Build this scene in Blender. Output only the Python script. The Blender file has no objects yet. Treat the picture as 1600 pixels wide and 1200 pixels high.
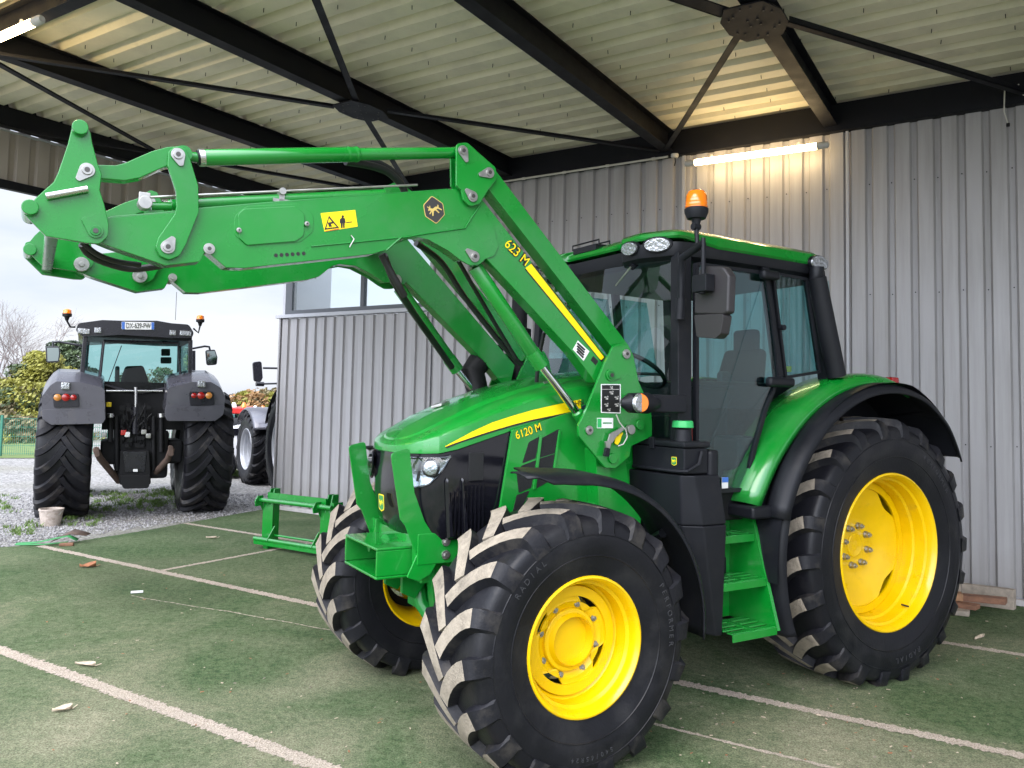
import bpy, bmesh, math, random
import numpy as np
from mathutils import Vector, Matrix
R = math.radians
PI = math.pi
random.seed(7)
sc = bpy.context.scene
COL = sc.collection

# ---------------------------------------------------------------- camera
FPX, CY, PITCH, ROLL, CH = 1252.77, -50.6, .0608, .0207, 1.795
cd = bpy.data.cameras.new('camera'); cam = bpy.data.objects.new('camera', cd); COL.objects.link(cam)
cp, sp_, c_, s_ = math.cos(PITCH), math.sin(PITCH), math.cos(ROLL), math.sin(ROLL)
r0 = Vector((1, 0, 0)); u0 = Vector((0, -sp_, cp)); f0 = Vector((0, cp, sp_))
CR = r0 * c_ + u0 * s_; CU = u0 * c_ - r0 * s_; CF = f0
cam.matrix_world = Matrix(((CR.x, CU.x, -CF.x, 0), (CR.y, CU.y, -CF.y, 0), (CR.z, CU.z, -CF.z, CH), (0, 0, 0, 1)))
cd.sensor_width = 36; cd.lens = FPX / 1600 * 36
cd.shift_y = CY / 1600
cd.clip_start = .05; cd.clip_end = 1500
sc.camera = cam
# ---------------------------------------------------------------- light
EXPO = 0.36
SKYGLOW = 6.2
SUN_EL, SUN_AZ = 52, 208          # soft sun from behind the camera, overcast
w = bpy.data.worlds.new('World'); sc.world = w; w.use_nodes = True
nt = w.node_tree; nt.nodes.clear()
def N(nt, t, **k):
    n = nt.nodes.new(t)
    for a, b in k.items(): setattr(n, a, b)
    return n
out = N(nt, 'ShaderNodeOutputWorld'); bg = N(nt, 'ShaderNodeBackground')
sky = N(nt, 'ShaderNodeTexSky', sky_type='NISHITA', sun_disc=False)
sky.sun_elevation = R(SUN_EL); sky.sun_rotation = R(SUN_AZ)
sky.air_density = 1.2; sky.dust_density = 3.0
tc = N(nt, 'ShaderNodeTexCoord'); mp = N(nt, 'ShaderNodeMapping'); mp.inputs['Scale'].default_value = (1.3, 1.3, 4.5)
nz = N(nt, 'ShaderNodeTexNoise'); nz.inputs['Scale'].default_value = 2.2; nz.inputs['Detail'].default_value = 6
rp = N(nt, 'ShaderNodeValToRGB'); rp.color_ramp.elements[0].position = .34; rp.color_ramp.elements[1].position = .62
rp.color_ramp.elements[0].color = (6.0, 6.9, 8.6, 1); rp.color_ramp.elements[1].color = (8.8, 9.1, 9.8, 1)
mx = N(nt, 'ShaderNodeMixRGB'); mx.inputs[0].default_value = .82
L = nt.links.new
L(tc.outputs['Generated'], mp.inputs[0]); L(mp.outputs[0], nz.inputs['Vector']); L(nz.outputs['Fac'], rp.inputs[0])
L(sky.outputs[0], mx.inputs[1]); L(rp.outputs[0], mx.inputs[2])
# overcast sky: lobe around the hidden sun added to brighten the canopy interior
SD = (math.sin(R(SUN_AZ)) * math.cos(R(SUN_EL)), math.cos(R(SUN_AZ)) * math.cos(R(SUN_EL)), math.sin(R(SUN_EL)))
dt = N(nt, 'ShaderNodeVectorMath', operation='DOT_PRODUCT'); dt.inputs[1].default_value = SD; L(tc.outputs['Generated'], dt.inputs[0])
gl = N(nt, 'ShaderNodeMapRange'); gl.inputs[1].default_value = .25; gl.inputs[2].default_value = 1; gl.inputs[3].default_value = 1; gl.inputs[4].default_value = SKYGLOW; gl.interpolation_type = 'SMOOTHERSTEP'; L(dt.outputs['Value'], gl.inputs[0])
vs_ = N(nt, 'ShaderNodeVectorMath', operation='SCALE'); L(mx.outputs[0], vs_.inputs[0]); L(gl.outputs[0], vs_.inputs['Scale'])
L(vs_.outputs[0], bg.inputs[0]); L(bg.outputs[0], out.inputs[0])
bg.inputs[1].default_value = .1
sd = bpy.data.lights.new('sun', 'SUN'); sd.energy = .9; sd.angle = R(40); sd.color = (1, .95, .88)
sun = bpy.data.objects.new('sun', sd); COL.objects.link(sun)
az = R(SUN_AZ); el = R(SUN_EL)
sun.rotation_euler = Vector((math.sin(az) * math.cos(el), math.cos(az) * math.cos(el), math.sin(el))).to_track_quat('Z', 'Y').to_euler()
sc.view_settings.view_transform = 'Standard'; sc.view_settings.look = 'None'
sc.view_settings.exposure = EXPO; sc.view_settings.gamma = 1
sc.render.engine = 'CYCLES'
sc.cycles.use_denoising = True
sc.cycles.max_bounces = 8; sc.cycles.transparent_max_bounces = 16
sc.cycles.sample_clamp_indirect = 6

# ---------------------------------------------------------------- frames of reference of the place
WA = -1.0087
WU = Vector((math.sin(WA), math.cos(WA), 0)); WN = Vector((math.cos(WA), -math.sin(WA), 0))
if WN.y < 0: WN = -WN
EYE = Vector((0, 0, CH))
def ray(px, py): return CF + CR * ((px - 800) / FPX) - CU * ((py - 600 - CY) / FPX)
def hit(px, py, n, d):
    r = ray(px, py); return EYE + r * ((d - n.dot(EYE)) / n.dot(r))
def G(px, py, z=0): return hit(px, py, Vector((0, 0, 1)), z)
def wp(u, v, z): return WU * u + WN * v + Vector((0, 0, z))      # wall frame -> world
class Frame:                                                   # a vehicle's own frame
    def __init__(s, x, y, fwd):
        s.o = Vector((x, y, 0)); s.X = Vector((math.cos(fwd), math.sin(fwd), 0)); s.Y = Vector((-math.sin(fwd), math.cos(fwd), 0)); s.a = fwd
    def loc(s, P): d = P - s.o; return Vector((d.dot(s.X), d.dot(s.Y), d.z))
    def ty(s, px, py, y): return s.loc(hit(px, py, s.Y, s.o.dot(s.Y) + y))
    def tx(s, px, py, x): return s.loc(hit(px, py, s.X, s.o.dot(s.X) + x))
    def tz(s, px, py, z): return s.loc(G(px, py, z))

# ---------------------------------------------------------------- materials
MATS = {}
def mat(name, col, rough=.5, metal=0, coat=0, bump=0, bscale=40, var=0, vscale=6, spec=.5, emit=None, estr=0, dirt=None, dscale=3, dlo=.5, dhi=.7):
    m = bpy.data.materials.new(name); m.use_nodes = True; nt = m.node_tree; b = nt.nodes['Principled BSDF']
    L = nt.links.new
    b.inputs['Roughness'].default_value = rough; b.inputs['Metallic'].default_value = metal
    b.inputs['Coat Weight'].default_value = coat; b.inputs['Coat Roughness'].default_value = .08
    b.inputs['Specular IOR Level'].default_value = spec
    b.inputs['Base Color'].default_value = (*col, 1)
    tcn = N(nt, 'ShaderNodeTexCoord'); src = None
    if var:
        n = N(nt, 'ShaderNodeTexNoise'); n.inputs['Scale'].default_value = vscale; n.inputs['Detail'].default_value = 8; n.inputs['Roughness'].default_value = .6
        L(tcn.outputs['Object'], n.inputs['Vector'])
        mr = N(nt, 'ShaderNodeMapRange'); mr.inputs[1].default_value = .3; mr.inputs[2].default_value = .7; mr.inputs[3].default_value = 1 - var; mr.inputs[4].default_value = 1 + var
        L(n.outputs['Fac'], mr.inputs[0])
        mu = N(nt, 'ShaderNodeVectorMath', operation='SCALE'); mu.inputs[0].default_value = col
        L(mr.outputs[0], mu.inputs['Scale']); src = mu.outputs[0]
        r2 = N(nt, 'ShaderNodeMapRange'); r2.inputs[1].default_value = .3; r2.inputs[2].default_value = .7
        r2.inputs[3].default_value = max(0, rough - .1); r2.inputs[4].default_value = min(1, rough + .1)
        L(n.outputs['Fac'], r2.inputs[0]); L(r2.outputs[0], b.inputs['Roughness'])
    if dirt:
        n = N(nt, 'ShaderNodeTexNoise'); n.inputs['Scale'].default_value = dscale; n.inputs['Detail'].default_value = 10; n.inputs['Roughness'].default_value = .65
        L(tcn.outputs['Object'], n.inputs['Vector'])
        mr = N(nt, 'ShaderNodeMapRange'); mr.inputs[1].default_value = dlo; mr.inputs[2].default_value = dhi
        L(n.outputs['Fac'], mr.inputs[0])
        mxn = N(nt, 'ShaderNodeMixRGB'); mxn.inputs[1].default_value = (*col, 1); mxn.inputs[2].default_value = (*dirt, 1)
        if src: L(src, mxn.inputs[1])
        L(mr.outputs[0], mxn.inputs[0]); src = mxn.outputs[0]
    if src: L(src, b.inputs['Base Color'])
    if bump:
        n = N(nt, 'ShaderNodeTexNoise'); n.inputs['Scale'].default_value = bscale; n.inputs['Detail'].default_value = 5
        L(tcn.outputs['Object'], n.inputs['Vector'])
        bn = N(nt, 'ShaderNodeBump'); bn.inputs['Strength'].default_value = bump; bn.inputs['Distance'].default_value = .01
        L(n.outputs['Fac'], bn.inputs['Height']); L(bn.outputs[0], b.inputs['Normal'])
    if emit:
        b.inputs['Emission Color'].default_value = (*emit, 1); b.inputs['Emission Strength'].default_value = estr
    MATS[name] = m; return m
def glass(name, col, rough=.02, refl=1.0, mixt=.93):
    m = bpy.data.materials.new(name); m.use_nodes = True; nt = m.node_tree; nt.nodes.clear(); L = nt.links.new
    o = N(nt, 'ShaderNodeOutputMaterial'); t = N(nt, 'ShaderNodeBsdfTransparent'); t.inputs[0].default_value = (*col, 1)
    g = N(nt, 'ShaderNodeBsdfGlossy'); g.inputs['Roughness'].default_value = rough; g.inputs[0].default_value = (refl, refl, refl, 1)
    lw = N(nt, 'ShaderNodeLayerWeight'); lw.inputs[0].default_value = .5
    mr = N(nt, 'ShaderNodeMapRange'); mr.inputs[1].default_value = 0; mr.inputs[2].default_value = 1; mr.inputs[3].default_value = 1 - mixt; mr.inputs[4].default_value = 1.0
    pw = N(nt, 'ShaderNodeMath', operation='POWER'); pw.inputs[1].default_value = 3
    L(lw.outputs['Facing'], pw.inputs[0]); L(pw.outputs[0], mr.inputs[0])
    s = N(nt, 'ShaderNodeMixShader'); L(mr.outputs[0], s.inputs[0]); L(t.outputs[0], s.inputs[1]); L(g.outputs[0], s.inputs[2]); L(s.outputs[0], o.inputs[0])
    MATS[name] = m; return m
mat('green', (.0025, .20, .019), .26, coat=.7, var=.12, vscale=1.6, bump=.02, bscale=300, spec=.4, dirt=(.04, .205, .055), dscale=2.6, dlo=.46, dhi=.85)
mat('greencast', (.001, .17, .018), .42, coat=.2, var=.15, vscale=6, bump=.08, bscale=60, dirt=(.05, .09, .04), dscale=9, dlo=.58, dhi=.8)
mat('yellow', (.74, .46, .0), .34, coat=.35, var=.07, vscale=5, spec=.35, dirt=(.42, .27, .03), dscale=7, dlo=.6, dhi=.9)
mat('decal_yellow', (.9, .66, .0), .4)
mat('blk', (.0085, .009, .012), .46, bump=.05, bscale=500, var=.2, vscale=4, spec=.25, dirt=(.022, .021, .021), dscale=5, dlo=.55, dhi=.85)
mat('blkgloss', (.006, .006, .009), .14, coat=.35, var=.1, vscale=4, spec=.4)
mat('blkmesh', (.006, .006, .007), .6, bump=.5, bscale=220)
mat('dark', (.007, .007, .008), .6, var=.3, vscale=8, bump=.2, bscale=40, spec=.25)
mat('rubber', (.0095, .0095, .0125), .52, bump=.18, bscale=90, var=.25, vscale=5, spec=.24, dirt=(.06, .053, .046), dscale=6, dlo=.50, dhi=.78)
mat('rubberside', (.0075, .0075, .010), .40, bump=.12, bscale=70, var=.25, vscale=4, spec=.24, dirt=(.028, .027, .028), dscale=3.5, dlo=.50, dhi=.8)
mat('lugdust', (.28, .24, .19), .85, bump=.6, bscale=90, var=.3, vscale=14, spec=.1, dirt=(.03, .028, .028), dscale=7, dlo=.55, dhi=.74)
mat('steel', (.62, .61, .60), .3, metal=1, var=.1, vscale=20)
mat('zinc', (.42, .41, .39), .38, metal=.9, var=.15, vscale=20)
mat('badgegrey', (.035, .033, .032), .5)
mat('mirrorgrey', (.026, .023, .025), .5, bump=.05, bscale=300)
mat('decal_gold', (.60, .44, .13), .4)
mat('reflector', (.30, .31, .33), .22, metal=1, bump=.5, bscale=30)
mat('mirrorglass', (.30, .36, .36), .04, metal=1)
mat('steeldark', (.10, .095, .09), .45, metal=.9)
mat('chrome', (.8, .8, .82), .1, metal=1)
mat('hose', (.012, .012, .013), .5, bump=.2, bscale=200)
mat('white', (.75, .75, .74), .5)
mat('blackink', (.012, .012, .012), .5)
mat('red', (.5, .02, .015), .35, coat=.3)
mat('redlens', (.30, .006, .006), .12, coat=.8)
mat('orange', (.95, .22, .01), .12, coat=.8)
mat('amber', (.50, .20, .04), .12, coat=.8)
mat('lens', (.42, .43, .45), .15, metal=.8, bump=.8, bscale=45, coat=1)
mat('greencap', (.03, .38, .10), .45)
mat('blue', (.05, .15, .5), .4)
mat('seat', (.006, .0065, .008), .8, bump=.2, bscale=200, spec=.2)
mat('cabgrey', (.022, .025, .028), .6, spec=.3)
mat('headliner', (.10, .105, .085), .8, bump=.1, bscale=80)
mat('clad', (.30, .30, .335), .42, bump=.03, bscale=30)
def streaks(name, c1, c2, c3):
    nt = MATS[name].node_tree; b = nt.nodes['Principled BSDF']; L = nt.links.new; t = N(nt, 'ShaderNodeTexCoord'); m = N(nt, 'ShaderNodeMapping'); m.inputs['Scale'].default_value = (7, 7, .35); L(t.outputs['Object'], m.inputs[0])
    n = N(nt, 'ShaderNodeTexNoise'); n.inputs['Scale'].default_value = 1.6; n.inputs['Detail'].default_value = 7; n.inputs['Roughness'].default_value = .62; L(m.outputs[0], n.inputs['Vector'])
    n2 = N(nt, 'ShaderNodeTexNoise'); n2.inputs['Scale'].default_value = .9; n2.inputs['Detail'].default_value = 8; L(t.outputs['Object'], n2.inputs['Vector'])
    r = N(nt, 'ShaderNodeMapRange'); r.inputs[1].default_value = .42; r.inputs[2].default_value = .72; L(n.outputs['Fac'], r.inputs[0])
    x = N(nt, 'ShaderNodeMixRGB'); x.inputs[1].default_value = (*c1, 1); x.inputs[2].default_value = (*c2, 1); L(r.outputs[0], x.inputs[0])
    s = N(nt, 'ShaderNodeSeparateXYZ'); L(t.outputs['Object'], s.inputs[0])      # splash dirt along the foot of the sheets
    z = N(nt, 'ShaderNodeMapRange'); z.inputs[1].default_value = .55; z.inputs[2].default_value = .05; L(s.outputs['Z'], z.inputs[0])
    q = N(nt, 'ShaderNodeMath', operation='MULTIPLY'); L(z.outputs[0], q.inputs[0]); L(n2.outputs['Fac'], q.inputs[1])
    y = N(nt, 'ShaderNodeMixRGB'); y.inputs[2].default_value = (*c3, 1); L(x.outputs[0], y.inputs[1]); L(q.outputs[0], y.inputs[0]); L(y.outputs[0], b.inputs['Base Color'])
    rr = N(nt, 'ShaderNodeMapRange'); rr.inputs[3].default_value = .34; rr.inputs[4].default_value = .55; L(n2.outputs['Fac'], rr.inputs[0]); L(rr.outputs[0], b.inputs['Roughness'])
streaks('clad', (.37, .355, .365), (.285, .272, .27), (.20, .185, .16))
mat('clad2', (.30, .27, .24), .5, var=.05, vscale=3)
mat('trim', (.42, .42, .45), .4, var=.04)
mat('steelframe', (.0055, .006, .0095), .55, var=.2, vscale=5, bump=.05, bscale=80, spec=.22, dirt=(.016, .014, .012), dscale=4, dlo=.6, dhi=.85)
mat('roofsheet', (.76, .70, .55), .5, var=.06, vscale=3, dirt=(.56, .52, .42), dscale=2, dlo=.5, dhi=.8)
mat('winframe', (.07, .075, .085), .4)
mat('tube', (1, .95, .85), .4, emit=(1, .73, .37), estr=25)
mat('lampcap', (.5, .48, .45), .4)
mat('cable', (.55, .53, .48), .5)
mat('concrete', (.42, .39, .38), .9, var=.15, vscale=8, bump=.3, bscale=60)
mat('vgrey', (.085, .083, .10), .32, metal=.3, coat=.6, var=.08, dirt=(.14, .13, .12), dscale=4, dlo=.55, dhi=.9)
mat('vdark', (.012, .0115, .017), .3, coat=.4, var=.1, spec=.35)
mat('rust', (.085, .055, .042), .8, var=.3, vscale=20, bump=.3)
mat('greyrim', (.42, .43, .46), .4, metal=.2)
mat('carwhite', (.72, .72, .74), .25, coat=.8)
mat('bucket', (.45, .38, .33), .6, var=.15, vscale=15, dirt=(.25, .2, .16), dscale=20)
mat('wood', (.20, .095, .055), .75, var=.3, vscale=15, bump=.3)
mat('wood2', (.30, .16, .08), .75, var=.3, vscale=15, bump=.3)
mat('woodgrey', (.30, .25, .20), .8, var=.3, vscale=15, bump=.3)
mat('leafdry', (.32, .13, .06), .8, var=.3, vscale=50)
mat('leafpale', (.5, .40, .30), .8, var=.3, vscale=50)
mat('strapgreen', (.03, .22, .06), .6)
mat('fencegreen', (.02, .14, .09), .5)
glass('cabglass', (.54, .77, .78), .015, .95, .97)
glass('windscreen', (.66, .84, .82), .015, .95, .965)
glass('clearlens', (.9, .95, .96), .03, .8, .95)
glass('bldgglass', (.16, .20, .21), .01, 1.0, .45)

# ---------------------------------------------------------------- mesh builder
def fillet(poly, dr=0, seg=4):
    P = [(p[0], p[1], p[2] if len(p) > 2 else dr) for p in poly]; out = []; n = len(P)
    for i in range(n):
        x, y, r = P[i]; a = Vector(P[i - 1][:2]); b = Vector((x, y)); c = Vector(P[(i + 1) % n][:2])
        u = a - b; v = c - b; lu, lv = u.length, v.length
        if r <= 0 or lu < 1e-6 or lv < 1e-6: out.append((x, y)); continue
        u /= lu; v /= lv; cs = max(-1, min(1, u.dot(v))); ang = math.acos(cs)
        if ang > 3.05: out.append((x, y)); continue
        t = min(r / math.tan(ang / 2), lu * .48, lv * .48)
        p0 = b + u * t; p1 = b + v * t
        for k in range(seg + 1):
            s = k / seg; q = p0 * (1 - s) ** 2 + b * 2 * s * (1 - s) + p1 * s * s; out.append((q.x, q.y))
    return out
class MB:
    def __init__(s): s.v = []; s.f = []; s.m = []
    def add(s, vs, fs, m=0):
        o = len(s.v); s.v += [tuple(v) for v in vs]; s.f += [tuple(o + i for i in f) for f in fs]; s.m += [m] * len(fs); return s
    def box(s, a, b, m=0, M=None):
        x0, y0, z0 = a; x1, y1, z1 = b
        vs = [(x0, y0, z0), (x1, y0, z0), (x1, y1, z0), (x0, y1, z0), (x0, y0, z1), (x1, y0, z1), (x1, y1, z1), (x0, y1, z1)]
        if M: vs = [M @ Vector(v) for v in vs]
        return s.add(vs, [(0, 3, 2, 1), (4, 5, 6, 7), (0, 1, 5, 4), (1, 2, 6, 5), (2, 3, 7, 6), (3, 0, 4, 7)], m)
    def prism(s, A, B, m=0):       # two matching loops
        n = len(A)
        return s.add(list(A) + list(B), [tuple(range(n - 1, -1, -1)), tuple(range(n, 2 * n))] + [(i, (i + 1) % n, n + (i + 1) % n, n + i) for i in range(n)], m)
    def tube(s, path, r, n=12, m=0, caps=True, rb=None):
        path = [Vector(p) for p in path]; rs = r if isinstance(r, (list, tuple)) else [r] * len(path)
        vs = []; fs = []; prev = None
        for i, p in enumerate(path):
            d = (path[min(i + 1, len(path) - 1)] - path[max(i - 1, 0)])
            if d.length < 1e-9: d = Vector((0, 0, 1))
            d.normalize()
            if prev is None: a = d.orthogonal().normalized()
            else: a = (prev - d * prev.dot(d)); a = a.normalized() if a.length > 1e-6 else d.orthogonal().normalized()
            prev = a; b = d.cross(a)
            for k in range(n):
                t = 2 * PI * k / n; vs.append(p + (a * math.cos(t) + b * math.sin(t)) * rs[i])
        for i in range(len(path) - 1):
            for k in range(n):
                k2 = (k + 1) % n; fs.append((i * n + k, i * n + k2, (i + 1) * n + k2, (i + 1) * n + k))
        if caps: fs.append(tuple(range(n - 1, -1, -1))); fs.append(tuple(range((len(path) - 1) * n, len(path) * n)))
        return s.add(vs, fs, m)
    def lathe(s, prof, c, axis='Y', n=48, m=0, ang=(0, 2 * PI), mats=None):  # prof: (offset along axis, radius)
        full = abs(ang[1] - ang[0] - 2 * PI) < 1e-6; cnt = n if full else n + 1
        vs = []; fs = []; ms = []
        for (h, r) in prof:
            for k in range(cnt):
                t = ang[0] + (ang[1] - ang[0]) * k / n; a, b = r * math.cos(t), r * math.sin(t)
                vs.append({'Y': (c[0] + a, c[1] + h, c[2] + b), 'Z': (c[0] + a, c[1] + b, c[2] + h), 'X': (c[0] + h, c[1] + a, c[2] + b)}[axis])
        o = len(s.v); s.v += vs
        for i in range(len(prof) - 1):
            for k in range(n if full else n):
                k2 = (k + 1) % cnt
                s.f.append((o + i * cnt + k, o + i * cnt + k2, o + (i + 1) * cnt + k2, o + (i + 1) * cnt + k)); s.m.append(mats[i] if mats else m)
        return s
    def grid(s, rows, m=0, flip=False):
        n = len(rows[0]); vs = [v for r in rows for v in r]; fs = []
        for i in range(len(rows) - 1):
            for k in range(n - 1):
                f = (i * n + k, i * n + k + 1, (i + 1) * n + k + 1, (i + 1) * n + k); fs.append(f[::-1] if flip else f)
        return s.add(vs, fs, m)
    def cyl(s, a, b, r, n=20, m=0): return s.tube([a, b], r, n, m)
    def build(s, name, mats, parent=None, bevel=0, seg=2, smooth=38, **tags):
        me = bpy.data.meshes.new(name); me.from_pydata(s.v, [], s.f)
        mats = mats if isinstance(mats, (list, tuple)) else [mats]
        for q in mats: me.materials.append(MATS[q])
        me.polygons.foreach_set('material_index', s.m)
        bm = bmesh.new(); bm.from_mesh(me)
        bmesh.ops.recalc_face_normals(bm, faces=bm.faces)
        if bevel:
            es = [e for e in bm.edges if len(e.link_faces) == 2 and e.calc_face_angle(0) > R(28)]
            bmesh.ops.bevel(bm, geom=es, offset=bevel, segments=seg, profile=.5, affect='EDGES', clamp_overlap=True)
        bm.to_mesh(me); bm.free()
        me.polygons.foreach_set('use_smooth', [True] * len(me.polygons)); me.set_sharp_from_angle(angle=R(smooth))
        me.update()
        o = bpy.data.objects.new(name, me); COL.objects.link(o)
        if bevel: wn_ = o.modifiers.new('w', 'WEIGHTED_NORMAL'); wn_.keep_sharp = True; wn_.weight = 100
        if parent: o.parent = parent
        for k, v in tags.items(): o[k] = v
        return o
def empty(name, loc, rz=0, **tags):
    o = bpy.data.objects.new(name, None); COL.objects.link(o); o.location = loc; o.rotation_euler = (0, 0, rz); o.empty_display_size = .2
    for k, v in tags.items(): o[k] = v
    return o
def tree(o):
    out = [o]
    for c in o.children: out += tree(c)
    return out
def copy_tree(o, parent=None):
    c = o.copy(); COL.objects.link(c); c.parent = parent
    for ch in list(o.children): copy_tree(ch, c)
    return c
def mirror(o, parent, ymid=-.01):
    c = o.copy(); me = o.data.copy(); c.data = me; COL.objects.link(c); c.parent = parent
    for v in me.vertices: v.co.y = 2 * ymid - v.co.y
    me.flip_normals()
    for ch in list(o.children): mirror(ch, c, ymid)
    return c
def text(s, size, parent, matname, pos, xdir, ydir, name='lettering', extrude=.0008, align='CENTER', shear=0, bold=0, space=1.0):
    cu = bpy.data.curves.new(name, 'FONT'); cu.body = s; cu.size = size; cu.extrude = extrude; cu.align_x = align; cu.align_y = 'CENTER'; cu.shear = shear; cu.offset = bold; cu.space_character = space
    t = bpy.data.objects.new(name, cu); COL.objects.link(t)
    dg = bpy.context.evaluated_depsgraph_get(); me = bpy.data.meshes.new_from_object(t.evaluated_get(dg)); bpy.data.objects.remove(t); bpy.data.curves.remove(cu)
    X = Vector(xdir).normalized(); Z = X.cross(Vector(ydir)).normalized(); Y = Z.cross(X)
    M = Matrix(((X.x, Y.x, Z.x, pos[0]), (X.y, Y.y, Z.y, pos[1]), (X.z, Y.z, Z.z, pos[2]), (0, 0, 0, 1)))
    me.transform(M); me.materials.clear(); me.materials.append(MATS[matname])
    o = bpy.data.objects.new(name, me); COL.objects.link(o); o.parent = parent; return o
# ================================================================ SETTING
def ground_mat():
    m = bpy.data.materials.new('gravel'); m.use_nodes = True; nt = m.node_tree; b = nt.nodes['Principled BSDF']; L = nt.links.new
    t = N(nt, 'ShaderNodeTexCoord')
    v = N(nt, 'ShaderNodeTexVoronoi'); v.inputs['Scale'].default_value = 26; v.inputs['Randomness'].default_value = 1
    n = N(nt, 'ShaderNodeTexNoise'); n.inputs['Scale'].default_value = .35; n.inputs['Detail'].default_value = 9
    L(t.outputs['Object'], v.inputs['Vector']); L(t.outputs['Object'], n.inputs['Vector'])
    r = N(nt, 'ShaderNodeValToRGB'); e = r.color_ramp.elements
    e[0].position = 0; e[0].color = (.11, .105, .10, 1); e[1].position = 1; e[1].color = (.335, .322, .305, 1)
    sv = N(nt, 'ShaderNodeSeparateColor'); L(v.outputs['Color'], sv.inputs[0]); L(sv.outputs[0], r.inputs[0])
    r2 = N(nt, 'ShaderNodeValToRGB'); e = r2.color_ramp.elements
    e[0].position = .50; e[0].color = (0, 0, 0, 1); e[1].position = .66; e[1].color = (1, 1, 1, 1)
    L(n.outputs['Fac'], r2.inputs[0])
    mx = N(nt, 'ShaderNodeMixRGB'); mx.inputs[2].default_value = (.16, .15, .10, 1)
    ml = N(nt, 'ShaderNodeMath', operation='MULTIPLY'); ml.inputs[1].default_value = .5
    L(r2.outputs[0], ml.inputs[0]); L(ml.outputs[0], mx.inputs[0]); L(r.outputs[0], mx.inputs[1]); L(mx.outputs[0], b.inputs['Base Color'])
    bn = N(nt, 'ShaderNodeBump'); bn.inputs['Strength'].default_value = .8; bn.inputs['Distance'].default_value = .02; bn.invert = True
    L(v.outputs['Distance'], bn.inputs['Height']); L(bn.outputs[0], b.inputs['Normal']); b.inputs['Roughness'].default_value = .9
    MATS['gravel'] = m
def turf_mat(name, base, alt, sand, lo, hi, fade_y):
    m = bpy.data.materials.new(name); m.use_nodes = True; nt = m.node_tree; b = nt.nodes['Principled BSDF']; L = nt.links.new
    t = N(nt, 'ShaderNodeTexCoord')
    def noise(sc, det=6, ro=.6, dist=0, vec=None):
        n = N(nt, 'ShaderNodeTexNoise'); n.inputs['Scale'].default_value = sc; n.inputs['Detail'].default_value = det; n.inputs['Roughness'].default_value = ro; n.inputs['Distortion'].default_value = dist
        L(vec or t.outputs['Object'], n.inputs['Vector']); return n.outputs['Fac']
    def ramp(src, a, b_, o0=0, o1=1):
        r = N(nt, 'ShaderNodeMapRange'); r.inputs[1].default_value = a; r.inputs[2].default_value = b_; r.inputs[3].default_value = o0; r.inputs[4].default_value = o1; L(src, r.inputs[0]); return r.outputs[0]
    def mix(f, a, c):
        x = N(nt, 'ShaderNodeMixRGB'); L(f, x.inputs[0])
        for i, q in ((1, a), (2, c)):
            if isinstance(q, tuple): x.inputs[i].default_value = (*q, 1)
            else: L(q, x.inputs[i])
        return x.outputs[0]
    fine = noise(120, 5, .8); mid = noise(22, 6, .65); big = noise(.75, 10, .6, .6); big2 = noise(.33, 6, .5, .3)
    c1 = mix(ramp(mid, .35, .65), base, alt)
    sandmix = N(nt, 'ShaderNodeMath', operation='MULTIPLY'); L(ramp(big, lo, hi), sandmix.inputs[0]); L(ramp(mid, .15, .6, .55, 1), sandmix.inputs[1])
    mg = N(nt, 'ShaderNodeMath', operation='MULTIPLY_ADD'); mg.use_clamp = True
    # sand tone mixed in less towards larger Y
    sx = N(nt, 'ShaderNodeSeparateXYZ'); L(t.outputs['Object'], sx.inputs[0])
    grad = ramp(sx.outputs['Y'], fade_y[0], fade_y[1], 1.0, 0.30)
    L(sandmix.outputs[0], mg.inputs[0]); L(grad, mg.inputs[1]); mg.inputs[2].default_value = .0
    c2 = mix(mg.outputs[0], c1, sand)
    dk = mix(ramp(big2, .52, .66, 0, .45), c2, tuple(q * .5 for q in base))
    sp = ramp(fine, .32, .68, .25, 1.85)
    sm = N(nt, 'ShaderNodeVectorMath', operation='SCALE'); L(dk, sm.inputs[0]); L(sp, sm.inputs['Scale'])
    # sand specks
    vz = N(nt, 'ShaderNodeTexVoronoi'); vz.inputs['Scale'].default_value = 16; L(t.outputs['Object'], vz.inputs['Vector'])
    spk = N(nt, 'ShaderNodeMath', operation='LESS_THAN'); spk.inputs[1].default_value = .05; L(vz.outputs['Distance'], spk.inputs[0])
    sv = N(nt, 'ShaderNodeSeparateColor'); L(vz.outputs['Color'], sv.inputs[0])
    s2 = N(nt, 'ShaderNodeMath', operation='GREATER_THAN'); s2.inputs[1].default_value = .86; L(sv.outputs[0], s2.inputs[0])
    s3 = N(nt, 'ShaderNodeMath', operation='MULTIPLY'); L(spk.outputs[0], s3.inputs[0]); L(s2.outputs[0], s3.inputs[1])
    fin = mix(s3.outputs[0], sm.outputs[0], (.42, .38, .27))
    L(fin, b.inputs['Base Color'])
    bn = N(nt, 'ShaderNodeBump'); bn.inputs['Strength'].default_value = .9; bn.inputs['Distance'].default_value = .012
    L(fine, bn.inputs['Height']); bn2 = N(nt, 'ShaderNodeBump'); bn2.inputs['Strength'].default_value = .5; bn2.inputs['Distance'].default_value = .03
    L(mid, bn2.inputs['Height']); L(bn.outputs[0], bn2.inputs['Normal']); L(bn2.outputs[0], b.inputs['Normal'])
    b.inputs['Roughness'].default_value = .95; b.inputs['Specular IOR Level'].default_value = .15
    MATS[name] = m
ground_mat()
turf_mat('turf', (.052, .094, .038), (.115, .155, .075), (.31, .285, .195), .40, .68, (2.5, 8.8))
turf_mat('lineturf', (.44, .365, .30), (.52, .44, .365), (.36, .31, .24), .45, .8, (2.5, 8.5))
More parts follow.
